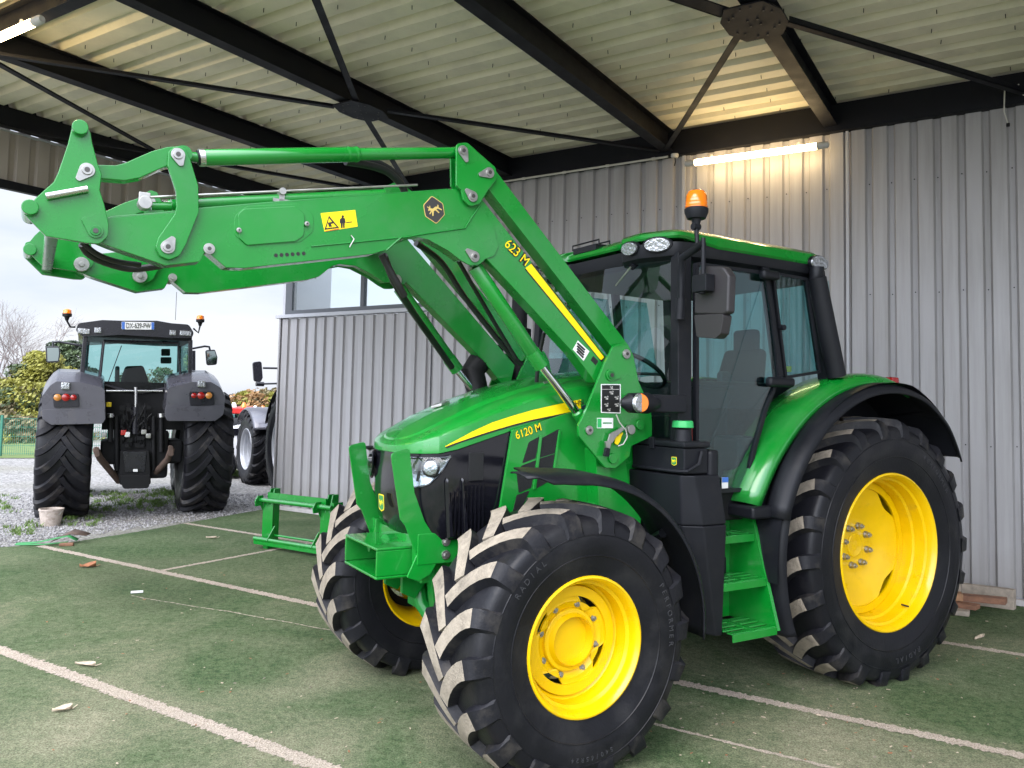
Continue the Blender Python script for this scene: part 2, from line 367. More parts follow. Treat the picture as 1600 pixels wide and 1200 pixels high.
mat('lawn', (.12, .17, .05), .9, var=.35, vscale=3, bump=.5, bscale=30)
mat('leafyellow', (.23, .22, .035), .6, var=.35, vscale=1.5)
mat('leafgreen', (.055, .085, .03), .6, var=.35, vscale=1.5)
mat('leafdark', (.03, .05, .025), .6, var=.3, vscale=1.5)
mat('leaforange', (.30, .17, .07), .6, var=.3, vscale=1)
mat('leafbrown', (.17, .14, .07), .7, var=.3, vscale=1)
mat('bark', (.10, .085, .075), .9)
mat('twig', (.20, .17, .16), .9)
mat('grass', (.12, .20, .04), .7, var=.3, vscale=8)

g = MB().add([(-400, -300, 0), (400, -300, 0), (400, 700, 0), (-400, 700, 0)], [(0, 1, 2, 3)]).build('ground', 'gravel', kind='structure')
# wall-frame mesh helper: builds in (u, v, z) with an object matrix so that object space = wall frame
WM = Matrix(((WU.x, WN.x, 0, 0), (WU.y, WN.y, 0, 0), (0, 0, 1, 0), (0, 0, 0, 1)))
# (u,v,z) is left-handed against x,y: build in world coordinates, textures in wall coordinates are not needed
def bw(mb, name, mats, parent=None, bevel=0, **k):
    mb.v = [tuple(wp(*v)) for v in mb.v]
    return mb.build(name, mats, parent, bevel, **k)
edge = [(9.86, .8), (9.82, 2.5), (9.84, 3.6), (9.78, 4.73), (9.56, 5.2), (9.50, 5.45), (9.56, 6.14), (9.66, 6.7), (9.75, 7.2), (9.9, 8.0), (10.03, 8.84)]
pts = []
for i in range(len(edge) - 1):
    for k in range(12):
        s = k / 12; pts.append((edge[i][0] * (1 - s) + edge[i + 1][0] * s + random.uniform(-.012, .012), edge[i][1] * (1 - s) + edge[i + 1][1] * s))
pts += [(10.03, 8.86), (-9, 8.86), (-9, -3), (9.9, -3)]
A = [(u, v, .003) for u, v in pts]; B = [(u, v, .014) for u, v in pts]
turf = MB().prism(A, B); turf.v = [tuple(wp(*v)) for v in turf.v]; turf = turf.build('turf_ground', 'turf', kind='structure')
def line(u0, v0, u1, v1, w, z=.018, jag=.006, step=.02, mb=None, wob=0):
    mb = mb or MB(); n = max(4, int(math.hypot(u1 - u0, v1 - v0) / step)); du, dv = u1 - u0, v1 - v0; l = math.hypot(du, dv); nx, ny = -dv / l, du / l
    ra = []; rb = []
    for i in range(n + 1):
        s = i / n; o = wob * math.sin(s * 9) + wob * .5 * math.sin(s * 23); a = w / 2 + random.gauss(0, jag); b = w / 2 + random.gauss(0, jag)
        ra.append((u0 + du * s + nx * (a + o), v0 + dv * s + ny * (a + o), z)); rb.append((u0 + du * s - nx * (b - o), v0 + dv * s - ny * (b - o), z))
    mb.grid([ra, rb]); return mb
mb = MB()
line(9.52, 5.03, -3.5, 5.03, .088, mb=mb, jag=.008, step=.012); line(9.70, 7.07, -3.5, 7.07, .08, mb=mb, jag=.008, step=.012); line(9.5, 2.90, -3.5, 2.90, .098, mb=mb, jag=.009, step=.01)
line(7.30, 5.07, 7.29, 7.03, .062, mb=mb)
bw(mb, 'bay_lines', 'lineturf', kind='structure')
mb = MB(); line(6.6, 4.30, 4.3, 4.60, .012, jag=.004, mb=mb, wob=.01); line(1.75, 4.315, -3, 4.315, .028, jag=.005, mb=mb, wob=.004)
bw(mb, 'turf_seams', 'lineturf', kind='structure')
# far lawn strip
mb = MB().add([G(-900, 716) * 1.0, G(60, 716.5), G(60, 713) * 1.25, G(-900, 713) * 1.25], [(0, 1, 2, 3)])
mb.v = [(v[0], v[1], .02) for v in mb.v]; mb.build('lawn_strip', 'lawn', kind='structure')

# ---- workshop building
bld = empty('workshop_building', wp(3, 8.87, 0), label='grey corrugated metal workshop wall behind the green tractor, with glazing at its far left', category='building')
bld.rotation_euler = (0, 0, 0)
def bchild(mb, name, mats, bevel=0, **k):
    mb.v = [tuple(wp(*v) - bld.location) for v in mb.v]; return mb.build(name, mats, bld, bevel, **k)
def cladding(u0, u1, z0, z1, v=8.87, pitch=.2095, d=.036, off=0):
    prof = []; u = u0; pat = [(0, 0), (.128, 0), (.146, d), (.190, d), (.2095, 0)]
    k = math.floor((u0 - off) / pitch)
    while off + k * pitch < u1:
        for pu, pv in pat[:-1]:
            uu = off + k * pitch + pu
            if u0 <= uu <= u1: prof.append((uu, v + pv))
        k += 1
    prof = [(u0, prof[0][1])] + prof + [(u1, prof[-1][1])]
    mb = MB(); mb.grid([[(a, b, z) for a, b in prof] for z in (z0, z0 + (z1 - z0) * .5, z1)])
    # rows of fixing screws
    return mb, prof
mb, prof = cladding(-8.0, 6.93, .07, 4.75, off=.045)
wallo = bchild(mb, 'cladding', 'clad')
mb, prof = cladding(6.93, 9.97, .07, 3.02, v=8.872, pitch=.2, off=.02)
# left facade: same profile at a 0.2 pitch
bchild(mb, 'facade', 'clad')
mb = MB().box((-8, 8.915, 0), (6.93, 9.05, 4.95)).box((6.93, 8.915, 0), (9.97, 9.05, 3.0)); bchild(mb, 'wall_core', 'trim')
mb = MB()
for zr in (1.45, 2.95, 4.1):
    u = .045
    for k in range(-12, 32):
        uu = .045 + k * .2095 + .168
        if -2.9 < uu < 6.8: mb.cyl((uu, 8.902, zr + .01 * (k % 2)), (uu, 8.893, zr + .01 * (k % 2)), .006, 8)
bchild(mb, 'screws', 'dark', kind='stuff')
mb = MB().box((-8, 8.80, .0145), (4.2, 8.868, .07)).box((5.1, 8.80, .0145), (9.99, 8.868, .07)); bchild(mb, 'base_flashing', 'concrete', .006)
mb = MB().box((6.90, 8.82, 3.03), (10.06, 8.95, 3.085)); bchild(mb, 'coping', 'trim', .004)
for q0, q1 in (((3.235, 8.845, .07), (3.275, 8.868, 4.7)), ((1.455, 8.85, .07), (1.485, 8.868, 4.7)), ((6.90, 8.84, 3.09), (6.96, 8.9, 4.72))): bchild(MB().box(q0, q1), 'cover_strip', 'trim', .004)
mb = MB().box((9.96, 8.85, 0.01), (10.0, 9.9, 3.03)).box((9.96, 8.85, 0.01), (9.975, 8.872, 3.03)); bchild(mb, 'corner_trim', 'clad')
# clerestory window
mb = MB().box((9.78, 8.90, 3.085), (9.93, 9.0, 4.72)).box((6.96, 8.89, 3.085), (9.78, 8.97, 3.155)).box((6.96, 8.89, 4.62), (9.78, 8.97, 4.72))
for u in (8.27,): mb.box((u - .035, 8.885, 3.155), (u + .035, 8.96, 4.62))
wf = bchild(mb, 'window_frame', 'winframe', .004)
mb = MB().box((9.93, 8.90, 3.085), (9.985, 9.9, 4.72)); bchild(mb, 'window_post', 'trim')
for a, b in ((8.305, 9.78), (6.96, 8.235)):
    p = MB().box((a, 8.92, 3.155), (b, 8.928, 4.62)); bchild(p, 'window_pane', 'clearlens')
# dark doorway
mb = MB().box((4.2, 8.82, .0145), (5.1, 8.86, 2.33)); bchild(mb, 'door', 'blkgloss', .003)
mb = MB().box((4.14, 8.79, .0145), (4.2, 8.868, 2.40)).box((5.1, 8.79, .0145), (5.16, 8.868, 2.40)).box((4.2, 8.79, 2.33), (5.1, 8.868, 2.40)); bchild(mb, 'door_frame', 'trim', .004)

# ---- canopy
can = empty('steel_canopy', wp(3, 6, 5), label='open canopy of dark steel beams under a pale ribbed metal roof', category='canopy')
def cchild(mb, name, mats, bevel=0, **k):
    mb.v = [tuple(wp(*v) - can.location) for v in mb.v]; return mb.build(name, mats, can, bevel, **k)
prof = []
V0, V1, P = 2.093, 8.92, .309
k = 0
while V0 + k * P < V1:
    b = V0 + k * P
    for a, z in ((0, 5.0), (.165, 5.0), (.195, 5.075), (.275, 5.075)): prof.append((b + a, z))
    k += 1
rows = [[(u, v, z) for v, z in prof] for u in (-8.0, -3, 0, 3, 6, 9.78)]
cchild(MB().grid(rows), 'roof_sheet', 'roofsheet')
mb = MB()
rows = [[(u, v, z + .05) for v, z in ((V0, 5.06), (V1, 5.06))] for u in (-8.0, 9.78)]
cchild(MB().grid(rows), 'roof_top', 'clad2')
mb = MB()      # screw tips poking through the sheet
for u in np.arange(-2.6, 9.6, .52):
    for kk in range(0, k):
        if random.random() < .62:
            uu = u + random.uniform(-.06, .06); vv = V0 + kk * P + random.choice((.05, .09)); mb.cyl((uu, vv, 5.0), (uu + random.uniform(-.004, .004), vv, 4.965), .0035, 5)
cchild(mb, 'screw_tips', 'dark', kind='stuff')
def ibeam(mb, a, b, h, w, tw=.008, tf=.011):      # a, b: (u,v,zbottom) ends
    a = Vector(a); b = Vector(b); d = (b - a); d.z = 0; d.normalize(); n = Vector((-d.y, d.x, 0))
    def bx(o0, o1, z0, z1):
        A = [a + n * o0 + Vector((0, 0, z0)), a + n * o1 + Vector((0, 0, z0)), a + n * o1 + Vector((0, 0, z1)), a + n * o0 + Vector((0, 0, z1))]
        B = [p + (b - a) for p in A]; mb.prism(A, B)
    bx(-w / 2, w / 2, 0, tf); bx(-w / 2, w / 2, h - tf, h); bx(-tw / 2, tw / 2, tf, h - tf); return mb
for u, h in ((-6.5, .24), (-4.4, .24), (-2.4, .24), (-.45, .24), (1.62, .24), (3.43, .24), (5.66, .24), (7.62, .24)):
    mb = ibeam(MB(), (u, 3.36, 4.752), (u, 8.79, 4.752), h, .135); cchild(mb, 'rafter', 'steelframe', .002)
mb = ibeam(MB(), (-8, 8.84, 4.695), (9.78, 8.84, 4.695), .295, .10); mb.box((-8, 8.785, 4.70), (9.78, 8.789, 4.985)); cchild(mb, 'eave_beam', 'steelframe')
mb = ibeam(MB(), (-8, 3.29, 4.80), (9.78, 3.29, 4.80), .195, .11); cchild(mb, 'front_beam', 'steelframe')
mb = ibeam(MB(), (9.68, 3.36, 4.78), (9.68, 8.78, 4.78), .215, .12); mb.box((9.62, 3.2, 4.78), (9.625, 8.8, 4.99)); cchild(mb, 'end_beam', 'steelframe')
cchild(MB().box((9.775, 2.1, 4.985), (9.80, 8.9, 5.13)), 'verge_trim', 'steelframe')
# hanging screen at the far end
pr = []
for kk in range(0, 24):
    b = 3.3 + kk * .23
    for a, d in ((0, 0), (.13, 0), (.15, .035), (.21, .035)):
        if b + a < 8.8: pr.append((b + a, d))
cchild(MB().grid([[(9.80 + d, v, z) for v, d in pr] for z in (4.20, 4.80)]), 'end_screen', 'clad2')
cchild(MB().box((9.77, 3.2, 4.10), (9.85, 8.8, 4.20)), 'screen_rail', 'steelframe', .004)
cchild(MB().box((9.765, 3.2, 4.765), (9.84, 8.8, 4.78)), 'screen_top_rail', 'trim')
def brace(a, b, w=.062, t=.01, z=4.742):
    a = Vector((*a, z)); b = Vector((*b, z)); d = (b - a).normalized(); n = Vector((-d.y, d.x, 0)) * w / 2; Z = Vector((0, 0, t))
    mb = MB().prism([a - n, a + n, a + n + Z, a - n + Z], [b - n, b + n, b + n + Z, b - n + Z]); mb.prism([a - n, a - n * .8, a - n * .8 + Z * 5, a - n + Z * 5], [b - n, b - n * .8, b - n * .8 + Z * 5, b - n + Z * 5])
    cchild(mb, 'brace', 'steelframe')
G1 = (5.66, 5.98); G2 = (1.66, 6.02); G3 = (9.0, 5.95)
brace((7.6, 3.38), (G1[0] + .2, G1[1] - .18)); brace((G1[0] - .2, G1[1] + .18), (3.5, 8.72)); brace((3.86, 3.36), (G1[0] - .12, G1[1] - .2)); brace((G1[0] + .12, G1[1] + .2), (7.25, 8.72))
brace((3.42, 8.7), (G2[0] + .18, G2[1] + .2)); brace((-.1, 8.7), (G2[0] - .2, G2[1] + .18)); brace((3.17, 3.36), (G2[0] + .15, G2[1] - .2), .14); brace((-.45, 3.95), (G2[0] - .15, G2[1] - .2))
brace((7.75, 3.42), (G3[0] - .1, G3[1] - .1)); brace((G3[0] - .1, G3[1] + .12), (7.7, 8.7)); brace((9.6, 4.6), (G3[0], G3[1] - .1)); 
for (gu, gv), s in ((G1, .86), (G2, .95), (G3, .6)):
    z = 4.735
    poly = [(-.15 * s, -.32 * s), (.15 * s, -.32 * s), (.24 * s, -.12 * s), (.24 * s, .12 * s), (.15 * s, .32 * s), (-.15 * s, .32 * s), (-.24 * s, .12 * s), (-.24 * s, -.12 * s)]
    mb = MB().prism([(gu + a, gv + b, z - .012) for a, b in poly], [(gu + a, gv + b, z) for a, b in poly])
    gp = cchild(mb, 'gusset_plate', 'steelframe')
    for a, b in ((-.17, -.12), (-.12, -.17), (.17, -.12), (.12, -.17), (-.17, .12), (-.12, .17), (.17, .12), (.12, .17), (-.04, -.26), (.04, -.26), (-.04, .26), (.04, .26), (-.04, -.05), (.04, .05), (-.04, .05), (.04, -.05)):
        o = cchild(MB().cyl((gu + a * s, gv + b * s, z - .0165), (gu + a * s, gv + b * s, z - .01), .009, 6), 'bolt', 'steeldark'); o.parent = gp

# ---- tube lamps
def tube_lamp(a, b, label):
    a = Vector(wp(*a)); b = Vector(wp(*b)); d = (b - a).normalized(); t = empty('tube_lamp', a, label=label, category='lamp', group='strip lights under the canopy')
    o = MB().tube([Vector((0, 0, 0)) + d * .12, (b - a) - d * .12], .034, 16).build('light_tube', 'tube', t)
    for p, s in ((Vector((0, 0, 0)), 1), (b - a, -1)):
        MB().tube([p, p + d * s * .02, p + d * s * .12], [.024, .036, .036], 16).build('end_cap', 'lampcap', t)
    m = MB()
    for s in (.2, .8):
        p = (b - a) * s; m.tube([p + Vector((0, 0, .028)), p + Vector((0, 0, .07))], .014, 8)
    m.tube([Vector((0, 0, .028)) + d * .13, (b - a) - d * .13 + Vector((0, 0, .028))], .008, 8)
    m.build('mounting_clip', 'lampcap', t); return t
tube_lamp((1.60, 8.60, 4.50), (3.15, 8.60, 4.515), 'lit warm strip light fixed along the metal wall above the tractor cab')
tube_lamp((6.49, 3.22, 4.735), (8.1, 3.22, 4.735), 'lit strip light at the top left corner of the picture')
# sensor, conduit, hanging wire
tg = empty('detector', wp(3.34, 8.78, 4.68), label='small round white detector on the dark beam beside the lit strip light', category='detector')
MB().lathe([(0, 0), (0, .035), (.02, .045), (.045, .045), (.05, 0)], (0, 0, -.02), 'Z', 20).build('housing', 'lampcap', tg)
MB().tube([(0, 0, 0), (.01, 0, -.06), (.0, .01, -.11)], .006, 6).build('lead', 'dark', tg)
mb = MB().tube([wp(3.42, 8.77, 4.685), wp(5.9, 8.77, 4.685), wp(9.5, 8.77, 4.685)], .013, 10)
for u in np.arange(3.6, 9.4, .6): mb.tube([wp(u - .02, 8.77, 4.685), wp(u + .02, 8.77, 4.685)], .019, 8)
mb.build('cable_conduit', 'cable', label='thin pale conduit running left under the dark beam along the wall', category='conduit')
mb = MB().tube([wp(.05, 8.74, 4.86), wp(.055, 8.72, 4.75), wp(.06, 8.74, 4.62), wp(.03, 8.76, 4.50)], .006, 6)
mb.tube([wp(-.06, 8.74, 4.86), wp(-.05, 8.72, 4.79), wp(-.1, 8.72, 4.74), wp(-.3, 8.74, 4.78)], .006, 6)
mb.build('loose_wire', 'cable', label='loose pale wire hanging from the beam at the top right of the wall', category='wire')
mb = MB().tube([wp(.03, 8.74, 4.50), wp(.03, 8.74, 4.47)], .016, 8)
o = mb.build('hook', 'dark'); o.parent = bpy.data.objects['loose_wire']

# ================================================================ SMALL THINGS ON THE GROUND
def leafthing(px, py, w_, l_, matn, label, ang, curl=.3):
    p = G(px, py, .018); t = MB(); n = 6; rows = []
    for i in range(n + 1):
        s = i / n; ww = w_ * math.sin(PI * min(1, max(0, s * .95 + .03))) ** .7 * random.uniform(.8, 1.15); x = (s - .5) * l_
        rows.append([(x, -ww / 2, .012 + curl * l_ * .35 * abs(s - .5) + random.uniform(0, .008)), (x, 0, .004), (x, ww / 2, .012 + curl * l_ * .4 * s)])
    t.grid(rows); t.tube([(l_ * .5, 0, .006), (l_ * .75, .01, .02)], .0025, 5)
    o = t.build('dry_leaf', matn, label=label, category='leaf', group='dead leaves on the turf'); o.location = p; o.rotation_euler = (0, 0, ang)
    sol = o.modifiers.new('s', 'SOLIDIFY'); sol.thickness = .0015; return o
leafthing(137, 886, .10, .15, 'leafdry', 'curled rust brown leaf just below the painted line near the far left turf corner', .3, .8)
leafthing(133, 1040, .05, .15, 'leafpale', 'pale curled leaf on the turf above the thick painted line at the left', -.2)
leafthing(97, 1111, .05, .10, 'leafpale', 'pinkish leaf with a thin stalk, lowest on the turf at the left', .5, .6)
leafthing(330, 841, .06, .13, 'leafpale', 'beige leaf near the far corner of the turf, left of the green frame', 0)
leafthing(1530, 998, .03, .14, 'leafpale', 'thin pale leaf on the turf beyond the rear wheel at the right edge', .6)
o = MB().box((-.05, -.02, 0), (.05, .02, .014)).build('paper_scrap', 'white', None, .003, label='small white scrap of paper lying on the turf', category='litter'); o.location = G(214, 926, .018); o.rotation_euler = (0, 0, .4)
# bucket
bk = empty('bucket', G(79, 821), label='small dirty pale plastic bucket standing at the dark tractor’s left wheel', category='bucket')
MB().lathe([(0, 0), (0, .115), (.2, .145), (.205, .152), (.225, .152), (.225, .14), (.02, .11), (.02, 0)], (0, 0, 0), 'Z', 32).build('body', 'bucket', bk)
MB().tube([Vector((.15 * math.cos(t), -.1 * math.sin(t) * .9, .2 - .09 * math.sin(t))) for t in np.linspace(0, PI, 14)], .004, 6).build('handle', 'lampcap', bk)
# strap and scraps at the turf corner
p = G(72, 853)
st = empty('strap_bundle', p, label='green strap and brown sheet scrap lying where the turf meets the gravel', category='strap')
m = MB(); rows = []
for i, (x, y, z) in enumerate([(-.35, .0, .016), (-.12, .03, .03), (.05, .05, .07), (.2, .10, .10), (.3, .12, .05)]): rows.append([(x, y - .03, z), (x, y + .03, z + .012)])
m.grid(rows); m.grid([[(x, y - .09, z * .6 + .015) for x, y, z in ((-.3, 0, .01), (0, .02, .02), (.25, .07, .06))], [(x, y - .05, z * .6 + .02) for x, y, z in ((-.3, 0, .01), (0, .02, .02), (.25, .07, .06))]])
o = m.build('strap', 'strapgreen', st); o.modifiers.new('s', 'SOLIDIFY').thickness = .004
m = MB().grid([[(.0, .08, .03), (.2, .12, .12), (.38, .16, .10)], [(.02, .16, .06), (.22, .2, .17), (.4, .22, .12)]]); o = m.build('sheet_scrap', 'rust', st); o.modifiers.new('s', 'SOLIDIFY').thickness = .006
o = MB().box((-.07, -.03, 0), (.08, .03, .035)).build('wood_scrap', 'wood', None, .01, label='small brown scrap beside the green strap on the turf corner', category='scrap'); o.location = G(103, 853, .014); o.rotation_euler = (0, 0, .3)
# offcuts by the wall
def plank(px, py, l, w_, h, ang, matn, label, z=.014, tilt=0, kind='plank'):
    m = MB().box((-l / 2, -w_ / 2, 0), (l / 2, w_ / 2, h)); o = m.build(kind, matn, None, .006, label=label, category=kind.replace('_', ' '), group='wood offcuts at the foot of the wall')
    o.location = G(px, py, z); o.rotation_euler = (0, tilt, WA * -1 + PI / 2 + ang); return o
UA = math.atan2(WU.y, WU.x)
def pl2(u, v, z, l, w_, h, ang, matn, label, tilt=0):
    m = MB(); n = 8; rows = []
    A = [(-l / 2, -w_ / 2), (l / 2, -w_ / 2 * .9), (l / 2 - .01, w_ / 2), (-l / 2 + .02, w_ / 2)]
    m.prism([(a, b, 0) for a, b in A], [(a, b, h * 1.5) for a, b in A]); o = m.build('plank', matn, None, .006, label=label, category='offcut', group='wood offcuts at the foot of the wall')
    o.location = wp(u, v, z); o.rotation_euler = (0, tilt, UA + ang)
pl2(.62, 8.10, .014, .52, .13, .03, .15, 'woodgrey', 'curved grey brown board lowest and nearest in the offcut pile')
pl2(.55, 8.22, .060, .50, .12, .028, -.1, 'wood', 'reddish board in the middle of the offcut pile')
pl2(.30, 8.33, .104, .42, .11, .035, .05, 'wood', 'dark red brown block sticking out right from the offcut pile', .03)
pl2(.50, 8.26, .104, .16, .10, .045, .4, 'wood2', 'short orange block on top of the offcut pile')
pl2(.62, 8.45, .13, .36, .24, .07, .1, 'woodgrey', 'crumpled beige sack like piece on top of the pile behind the tyre')
pl2(.28, 8.62, .014, .50, .07, .12, .0, 'woodgrey', 'pale splintered lath against the wall base behind the offcut pile')

# straw, chips and crumbs of soil strewn on the turf
mb = MB(); random.seed(31)
for _ in range(330):
    if random.random() < .55: px, py = random.uniform(0, 1600), random.uniform(880, 1200)
    else: px, py = random.gauss(1150, 260), random.uniform(1010, 1200)
    p = G(px, py, .018)
    if p.dot(WU) > 9.3: continue
    l, w_ = random.uniform(.003, .012), random.uniform(.0015, .004); an = random.uniform(0, PI); M_ = Matrix.Translation(p) @ Matrix.Rotation(an, 4, 'Z') @ Matrix.Rotation(random.uniform(-.3, .3), 4, 'X')
    mb.box((-l, -w_, 0), (l, w_, w_ * .8), random.choice((0, 0, 1, 2)), M_)
mb.build('crumbs', ['leafpale', 'lugdust', 'leafdry'], kind='stuff')

# ================================================================ FAR: fence, trees
def leaves(mb, n, c, rad, size, flat=.0, m=0, shell=.5, squash=1):
    for _ in range(n):
        while True:
            d = Vector((random.uniform(-1, 1), random.uniform(-1, 1), random.uniform(-1, 1)))
            if shell < d.length <= 1 or (d.length <= 1 and random.random() < .25): break
        p = Vector((c[0] + d.x * rad[0], c[1] + d.y * rad[1], c[2] + d.z * rad[2]))
        if p.z < .05: continue
        s = size * random.uniform(.6, 1.4); a = Vector((random.gauss(0, 1), random.gauss(0, 1), random.gauss(0, 1))).normalized(); b = a.orthogonal().normalized(); e = a.cross(b)
        mb.add([p + b * s, p + e * s * .55, p - b * s, p - e * s * .55], [(0, 1, 2, 3)], m)
def tree_at(px, depth, topy, w_, mats, label, name='tree', clumps=26, n=150, size=.10, base=0, trunkh=.4, group='trees and bushes beyond the fence', cat='tree', seedv=0, minz=.1):
    random.seed(seedv)
    r = ray(px, 640); P = EYE + r * (depth / r.y); P.z = 0
    rt = ray(px, topy); H = (EYE + rt * (depth / rt.y)).z
    t = empty(name, P, label=label, category=cat, group=group); m = MB()
    for i in range(clumps):
        a = random.uniform(0, 2 * PI); q = random.random() ** .5; z = random.uniform(minz, 1)
        prof = max(.12, 1 - (max(0, z - .35) / .65) ** 2.2) ** .5
        rr = w_ / 2 * q * prof; cs = w_ * random.uniform(.09, .19)
        leaves(m, n, (rr * math.cos(a), rr * math.sin(a) * .7, min(H * z, H - cs * .8)), (cs, cs, cs * .8), size, m=i % len(mats), shell=.55)
    m.build('crown', mats, t, smooth=10)
    k = MB()
    for i in range(7):
        a = random.uniform(0, 2 * PI); q = w_ * .3 * random.random()
        k.tube([(0, 0, 0), (q * .3 * math.cos(a), q * .3 * math.sin(a), H * .35), (q * math.cos(a), q * math.sin(a), H * .8)], [w_ * .02 + .04, w_ * .012 + .02, .01], 6)
    k.build('trunk', 'bark', t); return t
tree_at(10, 30, 588, 3.6, ['leafyellow', 'leafgreen', 'leafyellow', 'leafbrown'], 'yellow green leafy tree at the left edge beyond the fence', seedv=1, clumps=70, n=230, size=.075)
tree_at(64, 32, 548, 2.7, ['leafyellow', 'leafyellow', 'leafgreen'], 'tall yellowing tree just left of the dark tractor’s mirror', seedv=2, clumps=60, n=230, size=.075)
tree_at(98, 34, 532, 2.7, ['leafdark', 'leafgreen', 'leafdark'], 'dark green tree right behind the dark tractor’s left mirror', seedv=3, clumps=54, n=230, size=.075)
tree_at(-50, 30, 590, 4.0, ['leafyellow', 'leafgreen'], 'leafy tree cut off by the left edge of the picture', seedv=4, clumps=20, n=120)
tree_at(40, 29, 648, 4.0, ['leafbrown', 'leafgreen', 'leafbrown'], 'low brown green bush under the yellow trees by the fence', name='bush', cat='bush', seedv=5, clumps=28, n=200, size=.09, minz=.1)
tree_at(20, 28.0, 672, 6.0, ['leafbrown', 'leafgreen', 'leafyellow'], 'low ragged bush closest to the green fence', name='bush', cat='bush', seedv=15, clumps=30, n=200, size=.08, minz=.05)
tree_at(392, 48, 612, 4.2, ['leaforange', 'leafbrown', 'leafyellow'], 'orange autumn tree between the dark tractor and the building corner', seedv=6, clumps=34, n=220, size=.13)
tree_at(425, 50, 606, 4.5, ['leaforange', 'leafbrown'], 'russet autumn tree partly hidden by the building corner', seedv=7, clumps=30, n=200, size=.13)
tree_at(362, 50, 632, 3.6, ['leafyellow', 'leafgreen', 'leafbrown'], 'green yellow bush showing above the red machine roof', name='bush', cat='bush', seedv=8, clumps=26, n=180, size=.13)
for i, (px, ty0, w0) in enumerate(((203, 582, 2.6), (246, 574, 3.0))):
    tree_at(px, 60, ty0, w0, ['leafbrown', 'leafgreen'], 'sparse grey green bush seen through the dark tractor’s rear window, %s' % ['behind its seat', 'right of its seat'][i], name='bush', cat='bush', seedv=20 + i, clumps=30, n=50, size=.12, minz=.3)
# bare tree
random.seed(11)
r = ray(22, 640); P = EYE + r * (40 / r.y); P.z = 0
bt = empty('bare_tree', P, label='leafless grey tree with fine twigs rising above the yellow tree', category='tree', group='trees and bushes beyond the fence')
def branch(mb, p, d, l, r_, dep):
    q = p + d * l * .5 + Vector((random.gauss(0, .06), random.gauss(0, .06), 0)) * l; e = q + (d + Vector((random.gauss(0, .15), random.gauss(0, .15), .05))).normalized() * l * .5
    mb.tube([p, q, e], [r_, r_ * .8, r_ * .6], 4, caps=False)
    if dep:
        for _ in range(3 if dep > 1 else 4):
            dd = (d + Vector((random.gauss(0, .55), random.gauss(0, .55), random.gauss(.12, .3)))).normalized(); branch(mb, p.lerp(e, random.uniform(.45, 1)), dd, l * random.uniform(.55, .8), r_ * .55, dep - 1)
mb = MB()
for i in range(3): branch(mb, Vector((random.uniform(-.2, .2) + (i - 1) * 1.1, 0, 0)), Vector((random.uniform(-.2, .2), 0, 1)).normalized(), 3.0, .07, 5)
mb.build('branches', 'twig', bt)
# green mesh fence
A = G(-700, 708); A.z = 0; B = G(52, 716.5); B.z = 0
A = Vector((-26, 17.5, 0)); 
B = Vector((-12.2, 22.2, 0)); C2 = Vector((-7.0, 24.5, 0))
fn = empty('mesh_fence', B, label='dark green welded mesh fence along the edge of the yard', category='fence')
mb = MB(); ps = MB()
d = (B - A); Ln = d.length; d.normalize()
C2 = B + d * 3
def fseg(p, q):
    L_ = (q - p).length; dd = (q - p).normalized(); n = int(L_ / .05)
    for i in range(n + 1):
        c = p + dd * (L_ * i / n) - fn.location; mb.box((c.x - .004, c.y - .004, .05), (c.x + .004, c.y + .004, 1.05))
    for z in (.08, .3, .55, .8, 1.03):
        a = p - fn.location; b = q - fn.location; mb.tube([(a.x, a.y, z), (b.x, b.y, z)], .008, 4)
fseg(A + d * 7, C2)
mb.build('mesh_panels', 'fencegreen', fn)
for k in range(0, 9):
    c = A + d * (7 + k * 2.0) - fn.location; MB().box((c.x - .03, c.y - .03, 0), (c.x + .03, c.y + .03, 1.12)).build('post', 'fencegreen', fn)
# grass tufts in the gravel
mb = MB(); random.seed(5)
def tuft(c, n, h):
    for _ in range(n):
        a = random.uniform(0, 2 * PI); rr = random.gauss(0, .05); p = Vector((c.x + rr * math.cos(a), c.y + rr * math.sin(a), 0)); hh = h * random.uniform(.4, 1.1); l = Vector((random.gauss(0, .4), random.gauss(0, .4), 0)) * hh; b = Vector((random.uniform(-1, 1), random.uniform(-1, 1), 0)).normalized() * .006
        mb.add([p - b, p + b, p + l * .4 + Vector((0, 0, hh * .6)) + b * .6, p + l + Vector((0, 0, hh))], [(0, 1, 2, 3)])
for px0, px1, py0, py1, cnt in ((140, 300, 768, 800, 80), (10, 60, 815, 838, 10), (355, 400, 735, 745, 50), (90, 160, 805, 822, 12), (0, 45, 775, 805, 8), (285, 330, 782, 792, 20), (240, 300, 765, 775, 40)):
    for _ in range(cnt): tuft(G(random.uniform(px0, px1), random.uniform(py0, py1)), 26, .07)
mb.build('grass_tufts', 'grass', kind='stuff')
